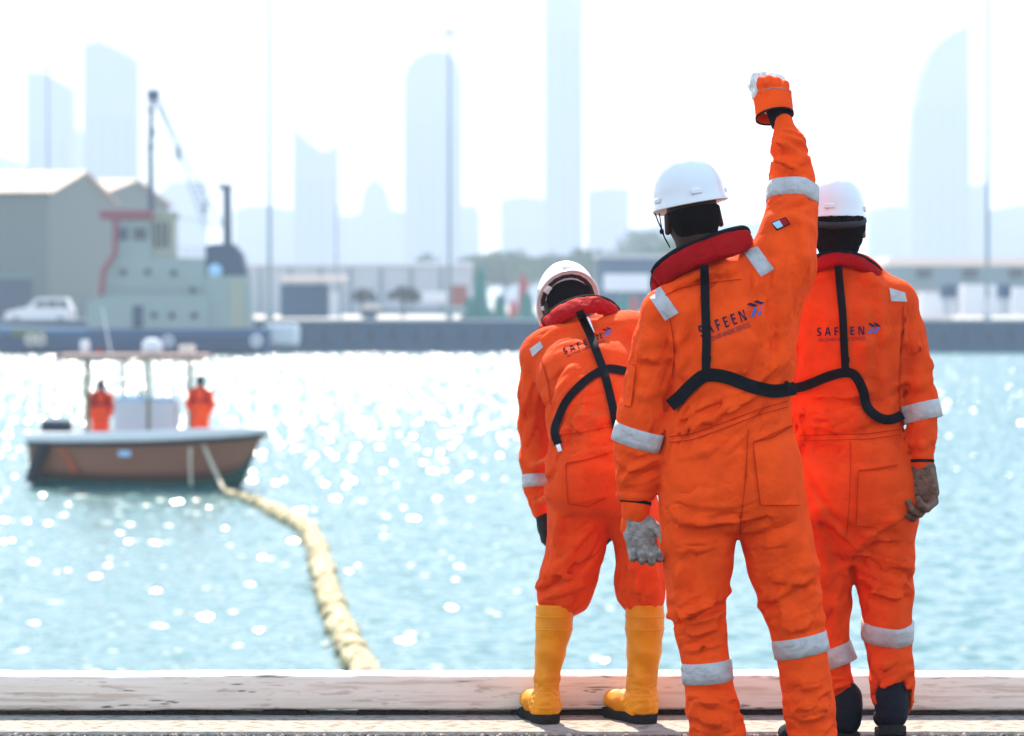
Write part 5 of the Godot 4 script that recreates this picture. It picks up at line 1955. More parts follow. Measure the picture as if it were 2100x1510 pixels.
func make_far_shore() -> void:
	# the twin gabled shed on the left
	for q in [[[-260, 100, 395, 232, 165, 354, 640], 300.0, 332.0, "near gabled warehouse with a pale roof behind the parked car"], [[-80, 196, 402, 346, 286, 371, 640], 336.0, 372.0, "second gabled warehouse behind the tugboat wheelhouse"]]:
		shed(q[0], q[1], q[2], q[3])
	var s := pbox(-200, 548, 70, 648, 299.0, 0.6)
	# door leaf of the near shed
	var lines := [
		["pale_wall", "low_building", "long low pale grey storage building behind the quay", "building", 505, 542, 965, 648, 420.0, 12.0, "pale_wall"],
		["", "low_building", "low grey building with a white band behind the bending worker", "building", 1228, 528, 1400, 640, 400.0, 12.0, "blue_grey"],
		["", "low_building", "long low building with a bright roof at the right edge", "building", 1808, 545, 2300, 648, 390.0, 14.0, "pale_wall"],
	]
	for l in lines:
		var o := thing(l[1], l[2], l[3], at((l[4] + l[6]) / 2.0, 650, l[8]), "low buildings of the far port")
		part("wall", pbox(l[4], l[5], l[6], l[7], l[8], l[9]), M[l[10]], o)
		match l[4]:
			505:
				part("roof", pbox(500, 538, 968, 546, 419.6, 13.0, 0.1), M.white_paint, o)
				for i in 7:
					part("downpipe", pbox(530 + i * 62, 550, 536 + i * 62, 645, 419.7, 0.28), M.pole, o)
			1228:
				part("wall_band", pbox(1238, 562, 1332, 598, 399.5, 0.5), M.white_paint, o)
				part("roof", pbox(1222, 522, 1405, 530, 399.5, 13.0, 0.1), M.pale_wall, o)
			1808:
				part("roof", pbox(1822, 528, 2310, 547, 389.0, 15.0, 0.1), M.roof_light, o)
				part("wall_band", pbox(1800, 549, 2310, 588, 388.8, 1.0), M.pole, o)
				for i in 4:
					part("window", pbox(1880 + i * 95, 552, 1910 + i * 95, 570, 388.5, 0.3), M.glass_dark, o)
	# open sided kiosk
	var kiosk := thing("kiosk", "dark box shaped kiosk under a thin pale roof", "kiosk", at(640, 655, 300), "")
	part("body", pbox(575, 583, 671, 652, 300, 3.5, 0.05), M.blue_grey, kiosk)
	part("roof", pbox(578, 566, 706, 577, 298.5, 5.5, 0.05), M.roof_light, kiosk)
	part("post", pbox(696, 577, 701, 655, 299, 0.2), M.pole, kiosk)
	part("side_panel", pbox(676, 600, 694, 650, 299.5, 0.6), M.white_paint, kiosk)
	# lamp masts
	for q in [[99, 640, 140, 345.0, 5.5, "thin lamp mast in front of the leftmost tower"], [553, 655, -30, 290.0, 9.0, "tall lamp mast right of the tugboat chimney"], [922, 655, 66, 290.0, 8.0, "tall lamp mast with a floodlight head before the rounded tower"], [2025, 655, -30, 290.0, 9.0, "tall lamp mast near the right edge"], [690, 645, 428, 380.0, 5.0, "short thin lamp mast behind the kiosk"]]:
		lamp_mast(q[0], q[1], q[2], q[3], q[4], q[5])
	# trees
	for q in [[1035, 512, 183, 600.0, "rounded tree left of the bending worker's helmet"], [1128, 512, 135, 610.0, "small tree behind the bending worker's helmet"], [1205, 505, 165, 600.0, "greener tree right of the bending worker's helmet"], [1330, 466, 195, 760.0, "tall tree behind the middle worker's shoulder"], [872, 514, 105, 590.0, "small tree behind the long pale building"], [970, 522, 126, 605.0, "low tree right of the middle lamp mast"], [1080, 520, 135, 620.0, "low tree behind the green buoy posts"], [1265, 512, 135, 610.0, "low tree left of the middle worker's arm"], [1395, 470, 165, 575.0, "tree hidden mostly behind the middle worker"], [1800, 530, 105, 590.0, "low tree beside the right worker's collar"]]:
		tree(q[0], q[1], q[2], 640.0, q[3], q[4], "tree", M.leaf, "trees behind the far port")
	for q in [[742, 588, 60, 330.0, "dark bush left of the parked white van"], [826, 584, 74, 330.0, "wider dark bush beside the parked white van"]]:
		tree(q[0], q[1], q[2], 650.0, q[3], q[4], "bush", M.bush, "dark bushes on the far quay")
	# moored clutter on the far quay
	for q in [[985, 545, 34, 275.0, "tallest green channel buoy with a slim tower on the quay", "buoy_green"], [1025, 602, 30, 275.0, "short green buoy right of the tallest one", "buoy_green"], [962, 606, 26, 274.0, "squat green buoy left of the tallest one", "buoy_green"], [1080, 596, 34, 275.0, "green buoy close to the bending worker's helmet", "buoy_green"], [1073, 558, 26, 285.0, "red buoy with pointed top behind the green buoys", "buoy_red"], [1052, 612, 20, 284.0, "small red buoy between two green buoys", "buoy_red"], [1278, 600, 34, 275.0, "green buoy right of the bending worker's helmet", "buoy_green"], [1300, 604, 22, 280.0, "red buoy beside the middle worker's left arm", "buoy_red"]]:
		buoy(q[0], q[1], q[2], q[3], q[4], M[q[5]])
	for q in [["container", 917, 585, 958, 628, 300.0, 3.0, "brick_red", "brick red container left of the green buoys", "container"], ["container", 865, 598, 914, 622, 310.0, 3.0, "white_paint", "white container behind the dark bushes", "container"], ["container", 1934, 584, 1962, 616, 285.0, 2.5, "blue_grey", "blue grey container left of the right lamp mast", "container"], ["container", 2052, 584, 2074, 616, 285.0, 2.5, "tug_blue", "blue container right of the right lamp mast", "container"], ["container", 1976, 584, 2044, 648, 300.0, 2.5, "white_paint", "large white container behind the right lamp mast", "container"], ["container", 1890, 600, 1932, 648, 300.0, 2.5, "white_paint", "white container at the right worker's shoulder", "container"], ["container", 2080, 590, 2150, 648, 300.0, 2.5, "white_paint", "white container cut by the right edge", "container"]]:
		var o := thing(q[0], q[8], q[9], at((q[1] + q[3]) / 2.0, q[4], q[5]), "containers on the far quay")
		part("body", pbox(q[1], q[2], q[3], q[4], q[5], q[6], 0.05), M[q[7]], o)
		for i in 4:
			var x: float = lerpf(q[1], q[3], (i + 0.5) / 4.0)
			part("rib", pbox(x - 1.0, q[2] + 2, x + 1.0, q[4] - 2, q[5] - 0.06, 0.05), M[q[7]], o)
	var r := 0
	for q in [[745, 634, 960, 642, 272.0, "pole", "long dark pipe lying along the far quay"], [1810, 648, 1955, 662, 263.5, "roof_light", "bright concrete block at the right end of the far quay"], [742, 627, 782, 634, 271.0, "roof_light", "small pale crate on the dark pipe"], [745, 640, 772, 664, 268.0, "blue_grey", "dark bollard box below the pale crate"]]:
		solo("quay_block", pbox(q[0], q[1], q[2], q[3], q[4], 1.2, 0.05), M[q[5]], q[6], "block")
	# guard rail at the right
	var rail := thing("guard_rail", "white guard rail along the far quay on the right", "railing", at(1960, 655, 266))
	for i in 15:
		part("post", pbox(1880 + i * 24, 612, 1883 + i * 24, 656, 266, 0.08), M.white_paint, rail)
	for y in [612, 628, 642]:
		part("rail", pbox(1870, y, 2240, y + 3, 265.9, 0.06), M.white_paint, rail)
	pickup()


func shed(q: Array, d0: float, d1: float, label: String) -> void:     # q: far end, corner, eave, far corner, ridge column, ridge row, foot
	var c := at(q[1], q[2], d0)
	var e := at(q[3], q[2], d1)
	e.y = c.y
	var along := Vector3(e.z - c.z, 0, -(e.x - c.x)).normalized() * -1.0
	if along.x > 0:
		along = -along
	var far := 46.0
	var mid := (c + e) / 2
	var ridge := mid
	ridge.y = at(0, q[5], (d0 + d1) / 2).y
	var foot := -0.1
	var o := thing("warehouse", label, "warehouse", Vector3(mid.x, foot, mid.z), "gabled warehouses on the far quay")
	var down := func(p: Vector3) -> Vector3: return Vector3(p.x, foot, p.z)
	var s := Shape.new()
	var inside := mid + along * far / 2
	s.face([down.call(c), down.call(e), e, ridge, c], inside)
	s.face([down.call(c + along * far), down.call(e + along * far), e + along * far, ridge + along * far, c + along * far], inside)
	s.face([down.call(c), c, c + along * far, down.call(c + along * far)], inside)
	s.face([down.call(e), e, e + along * far, down.call(e + along * far)], inside)
	part("wall", s, M.shed_wall, o)
	for side in [c, e]:
		var r := Shape.new()
		var lip: Vector3 = (side - ridge) * 1.04
		var rows := []
		for p in [ridge - along * 0.5, ridge + along * (far + 0.5)]:
			rows.append(PackedVector3Array([p + Vector3(0, 0.15, 0), p + lip + Vector3(0, 0.15, 0), p + lip, p]))
		r.skin(rows)
		var roof := part("roof", r, M.shed_roof, o)
		for i in 22:
			var a: Vector3 = ridge + along * (0.6 + i * 2.1) + Vector3(0, 0.17, 0)
			var seam := Shape.new()
			seam.tube([a, a + lip], 0.06, -1, 4)
			part("roof_seam", seam, M.shed_roof, roof)
	if d0 < 310:
		var door := Shape.new()
		var n := along.cross(Vector3.UP).normalized()
		if n.z < 0:
			n = -n
		var a := down.call(c) as Vector3
		a += along * 1.5 + n * 0.1
		var b := a + along * 9.0
		door.face([a, b, b + Vector3(0, 3.6, 0), a + Vector3(0, 3.6, 0)], a - n)
		door.face([a - n * 0.08, b - n * 0.08, b + Vector3(0, 3.6, 0) - n * 0.08, a + Vector3(0, 3.6, 0) - n * 0.08], a + n)
		part("door", door, M.shed_door, o)
		var head := Shape.new()
		head.tube([a + Vector3(0, 3.75, 0) + n * 0.2, b + Vector3(0, 3.75, 0) + n * 0.2], 0.22, -1, 6)
		part("door_canopy", head, M.pole, o)


func lamp_mast(x: float, foot: float, top: float, d: float, width: float, label: String) -> void:
	var a := at(x, foot, d)
	var b := at(x, top, d)
	var o := thing("lamp_mast", label, "lamp mast", a, "lamp masts of the port")
	var r := width * d / F / 2
	var p := Shape.new()
	p.tube([a, a.lerp(b, 0.33), a.lerp(b, 0.66), b], r, r * 0.55, 10)
	part("pole", p, M.pole, o)
	var base := Shape.new()
	base.tube([a, a + Vector3(0, 0.5, 0)], r * 1.9, -1, 10)
	part("base", base, M.pole, o)
	var ring := Shape.new()
	ring.tube([b - Vector3(0, 0.15, 0), b + Vector3(0, 0.15, 0)], r * 2.6, -1, 12)
	var head := part("lamp_head", ring, M.pole, o)
	for i in 8:
		var t := TAU * i / 8
		var s := Shape.new()
		s.block(Transform3D(Basis(Vector3.UP, -t), b + Vector3(cos(t), -0.05, sin(t)) * r * 4.5), Vector3(r * 2.2, 0.22, 0.4), 0.03)
		part("floodlight", s, M.white_paint, head)


func tree(x: float, top: float, width: float, foot: float, d: float, label: String, kind: String, m: Material, group: String) -> void:
	var a := at(x, foot, d)
	a.y = maxf(a.y, -0.1)
	var b := at(x, top, d)
	var w := width * d / F / 2
	var o := thing(kind + ("" if kind == "bush" else ""), label, kind, a, group)
	var t := Shape.new()
	var mid := a.lerp(b, 0.55)
	t.tube([a, a.lerp(mid, 0.5) + Vector3(0.1, 0, 0), mid], 0.22, 0.12, 8)
	for i in 5:
		var dir := Vector3(rng.randf_range(-1, 1), rng.randf_range(0.4, 1), rng.randf_range(-1, 1)).normalized()
		t.tube([a.lerp(mid, 0.7), a.lerp(mid, 0.7) + dir * w * 0.4, a.lerp(mid, 0.7) + dir * w * 0.8 + Vector3(0, 0.2, 0)], 0.1, 0.03, 6)
	part("trunk", t, M.bark, o)
	var s := Shape.new()
	var h := b.y - a.y
	var lobes := []
	for i in 9:
		var u := rng.randf_range(-1, 1)
		lobes.append([Vector3(u * w * 0.75, h * (0.60 + 0.22 * (1 - u * u) * rng.randf_range(0.2, 1.0)), rng.randf_range(-0.6, 0.6) * w), rng.randf_range(0.32, 0.5) * w])
	lobes.append([Vector3(0, h - w * 0.42, 0), w * 0.42])
	for i in 900:
		var l: Array = lobes[rng.randi() % lobes.size()]
		var q: Vector3 = Vector3(rng.randfn(), rng.randfn(), rng.randfn()).normalized() * l[1] * pow(rng.randf(), 0.4)
		var p: Vector3 = a + l[0] + q * Vector3(1, 0.85, 1)
		if p.y < a.y + 0.2:
			continue
		var e := Basis.from_euler(Vector3(rng.randf() * 6, rng.randf() * 6, rng.randf() * 6)) * Basis.from_scale(Vector3.ONE * w * rng.randf_range(0.06, 0.13))
		var k := s.v.size()
		for c in [Vector3(-1, 0, 0), Vector3(0, 0.2, -0.5), Vector3(1, 0, 0), Vector3(0, 0.2, 0.5)]:
			s.v.append(p + e * c)
		s.tri(k, k + 1, k + 2)
		s.tri(k, k + 2, k + 3)
	part("crown", s, m, o)


func buoy(x: float, top: float, width: float, d: float, label: String, m: Material) -> void:
	var a := at(x, 660, d)
	var b := at(x, top, d)
	var r := width * d / F / 2
	var h := b.y - a.y
	var o := thing("buoy", label, "buoy", a, "navigation buoys stored on the far quay")
	var s := Shape.new()
	s.lathe([Vector2(0.02, 0), Vector2(r * 1.3, 0.02), Vector2(r * 1.5, h * 0.10), Vector2(r * 1.45, h * 0.22), Vector2(r * 0.9, h * 0.28), Vector2(r * 0.2, h * 0.3)], Transform3D(Basis(), a), 16)
	part("float", s, m, o)
	var t := Shape.new()
	t.lathe([Vector2(r * 0.95, h * 0.28), Vector2(r * 0.62, h * 0.82), Vector2(r * 0.62, h * 0.86), Vector2(r * 0.2, h * 0.87)], Transform3D(Basis(), a), 12)
	part("tower", t, m, o)
	var l := Shape.new()
	l.lathe([Vector2(r * 0.3, h * 0.87), Vector2(r * 0.34, h * 0.94), Vector2(r * 0.05, h)], Transform3D(Basis(), a), 10)
	part("lantern", l, m, o)


func pickup() -> void:
	var d := 266.0
	var o := thing("parked_car", "white off-road car parked at the foot of the near warehouse", "car", at(80, 668, d))
	part("body", profile([8, 664, 10, 648, 18, 638, 44, 632, 58, 630, 148, 631, 150, 664], d, 1.85), M.white_paint, o)
	var cab := part("cab", profile([50, 633, 72, 614, 82, 611, 136, 611, 147, 632], d - 0.02 + 0.14, 1.6), M.white_paint, o)
	part("side_window", profile([66, 631, 78, 618, 92, 617, 92, 631], d + 0.1, 0.05), M.glass_dark, cab)
	part("side_window", profile([95, 631, 95, 617, 118, 617, 118, 631], d + 0.1, 0.05), M.glass_dark, cab)
	part("side_window", profile([121, 631, 121, 617, 134, 617, 141, 631], d + 0.1, 0.05), M.glass_dark, cab)
	part("tail_light", pbox(146, 640, 150.5, 650, d - 0.02, 0.1), M.buoy_red, o)
	part("headlight", pbox(9, 640, 16, 646, d - 0.02, 0.1), M.roof_light, o)
	part("bumper", pbox(5, 655, 14, 663, d - 0.04, 1.9, 0.03), M.pole, o)
	for x in [33, 124]:
		for z in [0.03, -1.7]:
			var w := Shape.new()
			w.lathe([Vector2(0.05, -0.11), Vector2(0.36, -0.11), Vector2(0.39, -0.06), Vector2(0.39, 0.06), Vector2(0.36, 0.11), Vector2(0.05, 0.11)], Transform3D(Basis(Vector3.RIGHT, PI / 2), at(x, 660, d) + Vector3(0, 0.02, z)), 18)
			var tyre := part("wheel", w, M.tyre, o)
			var rim := Shape.new()
			rim.lathe([Vector2(0.03, -0.13), Vector2(0.2, -0.125), Vector2(0.22, -0.1), Vector2(0.22, 0.1), Vector2(0.2, 0.125), Vector2(0.03, 0.13)], Transform3D(Basis(Vector3.RIGHT, PI / 2), at(x, 660, d) + Vector3(0, 0.02, z)), 14)
			part("rim", rim, M.metal_grey, tyre)


# ---------------------------------------------------------------- the tugboat at the far quay

func make_tug() -> void:
	var d := 252.0
	var o := thing("tugboat", "blue hulled tugboat with pale deckhouse and red wheelhouse roof at the far quay", "tugboat", at(250, 730, d))
	# hull: stations along its length, each [column, half beam, height of the deck as a row]
	var rows := []
	for q in [[-190, 0.4, 660], [-150, 2.0, 664], [-60, 3.6, 670], [100, 4.0, 674], [300, 4.0, 676], [450, 3.8, 676], [510, 3.2, 675], [535, 2.4, 674], [545, 1.4, 673]]:
		var deck := at(q[0], q[2], d)
		var row := PackedVector3Array()
		for p in [[-1.0, 0.0], [-1.0, 0.45], [-0.86, 0.95], [-0.6, 1.25], [0.6, 1.25], [0.86, 0.95], [1.0, 0.45], [1.0, 0.0]]:
			row.append(Vector3(deck.x, lerpf(deck.y, SEA, p[1]), -d - 3.5 - p[0] * q[1] * -1.0))
		rows.append(row)
	var s := Shape.new()
	s.skin(rows)
	part("hull", s, M.tug_blue, o)
	var rub := Shape.new()
	rub.tube([at(-150, 684, d - 1.0), at(-60, 688, d - 0.5), at(100, 690, d + 0.1 - 0.6), at(450, 692, d - 0.4), at(540, 690, d + 0.8)], 0.14, -1, 8)
	part("rubbing_strake", rub, M.tug_dark, o)
	for q in [[62, 697], [82, 697], [345, 700], [525, 700]]:
		var t := Shape.new()
		var ring := []
		for i in 17:
			var a := TAU * i / 16
			ring.append(at(q[0], q[1], d - 0.75) + Vector3(cos(a) * 0.32, sin(a) * 0.32, 0))
		t.tube(ring, 0.13, -1, 8)
		part("tyre_fender", t, M.roof_light if q[0] < 100 else M.white_paint, o)
	part("deck_hatch", pbox(22, 675, 92, 690, d - 0.7, 1.0, 0.05), M.leaf, o)
	part("bulwark_plate", pbox(540, 664, 612, 712, 257, 2.0, 0.3), M.white_paint, o)
	# deckhouses
	var house := part("deckhouse", profile([176, 676, 180, 618, 208, 606, 428, 606, 430, 676], d + 0.2, 5.5), M.tug_pale, o)
	var upper := part("upper_deckhouse", profile([206, 607, 208, 566, 238, 526, 420, 530, 424, 607], d + 0.6, 4.8), M.tug_pale, o)
	var bridge := part("wheelhouse", profile([232, 530, 226, 456, 306, 456, 312, 530], d + 0.9, 4.0), M.tug_pale, o)
	part("roof", pbox(203, 431, 312, 449, d + 0.3, 5.2, 0.1), M.tug_red, bridge)
	part("window", pbox(274, 468, 300, 492, d + 0.8, 0.15), M.glass_dark, bridge)
	part("window", pbox(240, 468, 262, 492, d + 0.8, 0.15), M.tug_dark, bridge)
	var aft := part("aft_lookout", pbox(310, 442, 356, 528, d + 1.2, 3.0, 0.05), M.tug_cream, o)
	for x in [316, 328, 340]:
		part("window", pbox(x, 456, x + 7, 508, d + 1.1, 0.15), M.glass_dark, aft)
	part("roof", pbox(306, 434, 360, 444, d + 1.0, 3.6, 0.05), M.tug_cream, aft)
	for q in [[252, 558, upper], [303, 558, upper], [356, 560, upper], [316, 646, house], [352, 647, house], [398, 647, house], [395, 595, upper]]:
		var p := Shape.new()
		p.lathe([Vector2(0.02, 0), Vector2(0.24, 0), Vector2(0.24, 0.12), Vector2(0.02, 0.12)], Transform3D(Basis(Vector3.RIGHT, PI / 2), at(q[0], q[1], d + 0.15)), 14)
		part("porthole", p, M.glass_dark, q[2])
	var door := part("door", pbox(272, 627, 293, 672, d + 0.1, 0.15), M.tug_dark, house)
	part("handle", pbox(288, 648, 290, 653, d + 0.05, 0.06), M.metal_grey, door)
	var pipe := Shape.new()
	pipe.tube([at(238, 450, d - 0.1), at(236, 520, d - 0.1), at(212, 556, d - 0.1), at(206, 606, d - 0.1)], 0.22, -1, 8)
	part("red_pipe", pipe, M.tug_red, o)
	# funnel and its casing
	var casing := part("funnel_casing", profile([420, 676, 420, 566, 508, 566, 512, 676], d + 0.4, 4.2), M.tug_pale, o)
	part("side_panel", pbox(472, 572, 500, 672, d + 0.3, 0.2), M.tug_cream, casing)
	part("funnel", profile([423, 568, 421, 505, 436, 500, 478, 500, 494, 520, 506, 568], d + 0.7, 3.4), M.tug_dark, o)
	var badge := Shape.new()
	badge.lathe([Vector2(0.02, 0), Vector2(0.52, 0), Vector2(0.52, 0.15), Vector2(0.02, 0.15)], Transform3D(Basis(Vector3.RIGHT, PI / 2), at(441, 556, d + 0.65)), 18)
	part("life_ring", badge, M.print_sky, o)
	var stack := Shape.new()
	stack.tube([at(467, 505, d + 2), at(466, 384, d + 2)], 0.36, 0.32, 10)
	part("exhaust_stack", stack, M.mast_grey, o)
	part("stack_cap", pbox(447, 378, 474, 388, d + 1.6, 0.9, 0.05), M.mast_grey, o)
	# mast with its fittings, and the derrick aft
	var mast := Shape.new()
	mast.tube([at(311, 446, d + 2.5), at(309, 300, d + 2.5), at(312, 196, d + 2.5)], 0.24, 0.16, 8)
	var mo := part("mast", mast, M.mast_grey, o)
	part("radar", pbox(302, 184, 326, 206, d + 2.2, 0.6, 0.08), M.mast_grey, mo)
	for q in [[305, 264, 318, 280], [303, 322, 314, 332], [294, 224, 318, 228], [300, 300, 320, 304]]:
		part("mast_fitting", pbox(q[0], q[1], q[2], q[3], d + 2.3, 0.4, 0.03), M.mast_grey, mo)
	var jib := Shape.new()
	var foot := at(440, 470, d + 2.5)
	var tip := at(318, 196, d + 2.5)
	for e in [Vector3(0.25, 0.1, 0), Vector3(-0.25, -0.1, 0), Vector3(0, 0, 0.3)]:
		jib.tube([foot + e * 2.2, tip + e * 0.4], 0.045, -1, 5)
	for i in 22:
		var a := foot.lerp(tip, i / 22.0)
		var b := foot.lerp(tip, (i + 1) / 22.0)
		var r := lerpf(2.2, 0.4, i / 22.0)
		jib.tube([a + Vector3(0.25, 0.1, 0) * r, b - Vector3(0.25, 0.1, 0) * r], 0.032, -1, 4)
	part("derrick", jib, M.pole, o)
	for q in [[365, 300, 362, 330], [420, 415, 428, 440]]:
		part("derrick_block", pbox(q[0] - 4, q[1], q[0] + 5, q[3], d + 2.3, 0.3, 0.03), M.pole, o)
	var stay := Shape.new()
	stay.tube([at(320, 200, d + 2.5), at(462, 470, d + 2.5)], 0.03, -1, 4)
	stay.tube([at(356, 446, d + 2.5), at(470, 462, d + 2.5)], 0.03, -1, 4)
	part("stay", stay, M.pole, o)
	var rail := Shape.new()
	for x in range(212, 420, 16):
		rail.tube([at(x, 606, d + 0.25), at(x, 588, d + 0.25)], 0.025, -1, 4)
	for x in range(320, 420, 14):
		rail.tube([at(x, 530, d + 0.65), at(x, 508, d + 0.65)], 0.025, -1, 4)
	for y in [588, 597]:
		rail.tube([at(210, y, d + 0.25), at(425, y, d + 0.25)], 0.025, -1, 4)
	for y in [508, 518]:
		rail.tube([at(358, y, d + 0.65), at(422, y, d + 0.65)], 0.025, -1, 4)
	part("guard_rail", rail, M.tug_pale, o)


# ---------------------------------------------------------------- the workboat with the boom in tow

func make_workboat() -> void:
	var d := 71.5
	var origin := at(296, 1003, d)
	origin.y = SEA
	var yaw := deg_to_rad(-22.0)                                    # the bow to the right, a little towards the lens
	var t := Transform3D(Basis(Vector3.UP, yaw), origin)
	var o := thing("workboat", "open workboat with brown hull, white gunwale and flat canopy", "boat", origin)
	# stations from stern to bow: [x, half beam, sheer, keel, bottom half width]
	var st := [[-2.28, 0.92, 0.98, -0.20, 0.74], [-1.5, 1.0, 0.98, -0.30, 0.78], [-0.5, 1.06, 1.0, -0.36, 0.76], [0.6, 1.04, 1.03, -0.38, 0.66], [1.4, 0.92, 1.07, -0.36, 0.48], [1.95, 0.70, 1.11, -0.28, 0.26], [2.35, 0.38, 1.14, -0.06, 0.10], [2.62, 0.06, 1.17, 0.55, 0.02]]
	var rings := func(levels: Array) -> Array:
		var rows := []
		for q in st:
			var row := PackedVector3Array()
			for l in levels:                                        # l: [share of the way from the keel to the sheer, side, outset]
				var h: float = lerpf(q[3], q[2], l[0])
				var w: float = lerpf(q[4], q[1], pow(clampf(l[0], 0, 1), 0.8)) * (0.0 if l[0] <= 0.0 else 1.0)
				var x: float = q[0] + (0.30 * (l[0] - 0.5) if q[0] > 1.8 else 0.0)
				row.append(t * Vector3(x, h, (w + l[2]) * l[1]))
			rows.append(row)
		return rows
	var s := Shape.new()
	s.skin(rings.call([[0.98, -1, 0.0], [0.75, -1, 0.0], [0.55, -1, 0.0], [0.36, -1, 0.0], [0.36, 1, 0.0], [0.55, 1, 0.0], [0.75, 1, 0.0], [0.98, 1, 0.0]]), false, false)
	var hull := part("hull", s, M.hull_brown, o)
	s = Shape.new()
	var stern: PackedVector3Array = rings.call([[0.98, -1, 0.0], [0.55, -1, 0.0], [0.36, -1, 0.0], [0.36, 1, 0.0], [0.55, 1, 0.0], [0.98, 1, 0.0]])[0]
	s.face(Array(stern), t * Vector3(0, 0.5, 0))
	part("transom", s, M.hull_brown, hull)
	s = Shape.new()
	s.skin(rings.call([[0.362, -1, 0.012], [0.2, -1, 0.01], [0.0, -1, 0.0], [0.0, 1, 0.0], [0.2, 1, 0.01], [0.362, 1, 0.012]]))
	part("green_bottom", s, M.hull_green, hull)
	for side in [-1, 1]:
		s = Shape.new()
		s.skin(rings.call([[0.95, side, 0.0], [0.95, side, 0.05], [1.10, side, 0.06], [1.12, side, 0.02], [1.12, side, -0.14], [1.0, side, -0.14]]))
		var g := part("gunwale", s, M.hull_white, o)
		s = Shape.new()
		var path := []
		for q in st:
			path.append(t * Vector3(q[0] + (0.14 if q[0] > 1.8 else 0.0), q[2] - 0.08, (q[1] + 0.03) * side))
		s.tube(smooth_path(path, 0.2), 0.045, -1, 8)
		part("rubbing_strake", s, M.rub_black, g)
	s = Shape.new()
	s.skin(rings.call([[0.62, -1, -0.02], [0.58, -1, -0.02], [0.58, 1, -0.02], [0.62, 1, -0.02]]))
	part("deck", s, M.hull_white, o)
	s = Shape.new()
	s.block(t * Transform3D(Basis(), Vector3(0.1, 0.72, 1.065)), Vector3(0.28, 0.12, 0.02), 0.005)
	part("name_plate", s, M.print_sky, hull)
	s = Shape.new()
	s.block(t * Transform3D(Basis(Vector3.BACK, 0.6), Vector3(-1.25, 0.55, 1.03)), Vector3(0.12, 0.62, 0.05), 0.02)
	part("rust_mark", s, M.fender_orange, hull)
	for q in [[-1.95, -0.28, M.rub_black, 0.15], [1.62, 0.0, M.rope, 0.035]]:
		s = Shape.new()
		var c: Vector3 = t * Vector3(q[0], 0.45, 1.06)
		s.tube([c + Vector3(0.12 if q[0] < 0 else 0.0, 0.42, 0), c + Vector3(0, 0.1, 0.05), c + Vector3(-0.16 if q[0] < 0 else 0.02, -0.36, 0.03)], q[3], q[3] * 0.85, 12)
		part("fender", s, q[2], o)
	# outboard engine on the stern
	s = Shape.new()
	s.block(t * Transform3D(Basis(), Vector3(-2.05, 1.22, 0.1)), Vector3(0.62, 0.26, 0.40), 0.07)
	var e := part("outboard_engine", s, M.engine, o)
	s = Shape.new()
	s.block(t * Transform3D(Basis(), Vector3(-2.2, 1.06, 0.1)), Vector3(0.22, 0.3, 0.26), 0.04)
	part("engine_bracket", s, M.engine, e)
	# console, canopy and posts
	s = Shape.new()
	s.block(t * Transform3D(Basis(Vector3.UP, -yaw), Vector3(0.05, 1.42, 0.0)), Vector3(1.30, 0.78, 0.7), 0.05)
	var con := part("console", s, M.console, o)
	s = Shape.new()
	s.block(t * Transform3D(Basis(Vector3.UP, -yaw), Vector3(0.05, 1.84, 0.0)), Vector3(1.22, 0.06, 0.62), 0.02)
	part("console_top", s, M.print_sky, con)
	s = Shape.new()
	s.tube([t * Vector3(-0.1, 1.84, 0.0), t * Vector3(-0.1, 2.1, 0.0)], 0.06, 0.04, 8)
	part("throttle_post", s, M.pole, con)
	s = Shape.new()
	s.block(t * Transform3D(Basis(Vector3.UP, -yaw), Vector3(-0.25, 2.70, 0.0)), Vector3(3.1, 0.13, 1.5), 0.03)
	var can := part("canopy", s, M.canopy, o)
	for q in [[-1.02, 0.62], [0.42, 0.62], [-0.82, -0.62], [0.75, -0.62]]:
		s = Shape.new()
		s.tube([t * Vector3(q[0], 0.95, q[1]), t * Vector3(q[0], 2.72, q[1])], 0.06 if q[0] < -1 else 0.04, -1, 8)
		part("canopy_post", s, M.canopy_post, o)
	s = Shape.new()
	s.lathe([Vector2(0.02, 0), Vector2(0.2, 0.0), Vector2(0.22, 0.1), Vector2(0.2, 0.24), Vector2(0.1, 0.3), Vector2(0.02, 0.31)], Transform3D(Basis(), t * Vector3(0.18, 2.785, 0)), 16)
	part("radar_dome", s, M.white_paint, can)
	s = Shape.new()
	s.block(t * Transform3D(Basis(), Vector3(-1.42, 2.92, 0)), Vector3(0.18, 0.27, 0.18), 0.04)
	part("search_light", s, M.white_paint, can)
	s = Shape.new()
	s.block(t * Transform3D(Basis(), Vector3(1.0, 2.87, 0)), Vector3(0.30, 0.17, 0.25), 0.03)
	part("life_raft_box", s, M.roof_light, can)
	s = Shape.new()
	s.tube([t * Vector3(-0.75, 2.78, 0.1), t * Vector3(-0.95, 3.75, 0.1)], 0.022, 0.012, 6)
	part("aerial", s, M.white_paint, can)
	s = Shape.new()
	s.ball(t * Vector3(-0.9, 2.83, 0.3), Vector3.ONE * 0.06, 6, 8)
	part("navigation_light", s, M.print_red, can)
	# crew
	crew(t * Vector3(-1.02, 0.50, 0.05), 0.2, "crew member in orange coverall and red vest at the stern post", "head bowed", o)
	crew(t * Vector3(1.28, 0.60, -0.05), 0.0, "crew member in orange coverall standing in the bow of the workboat", "upright", o)


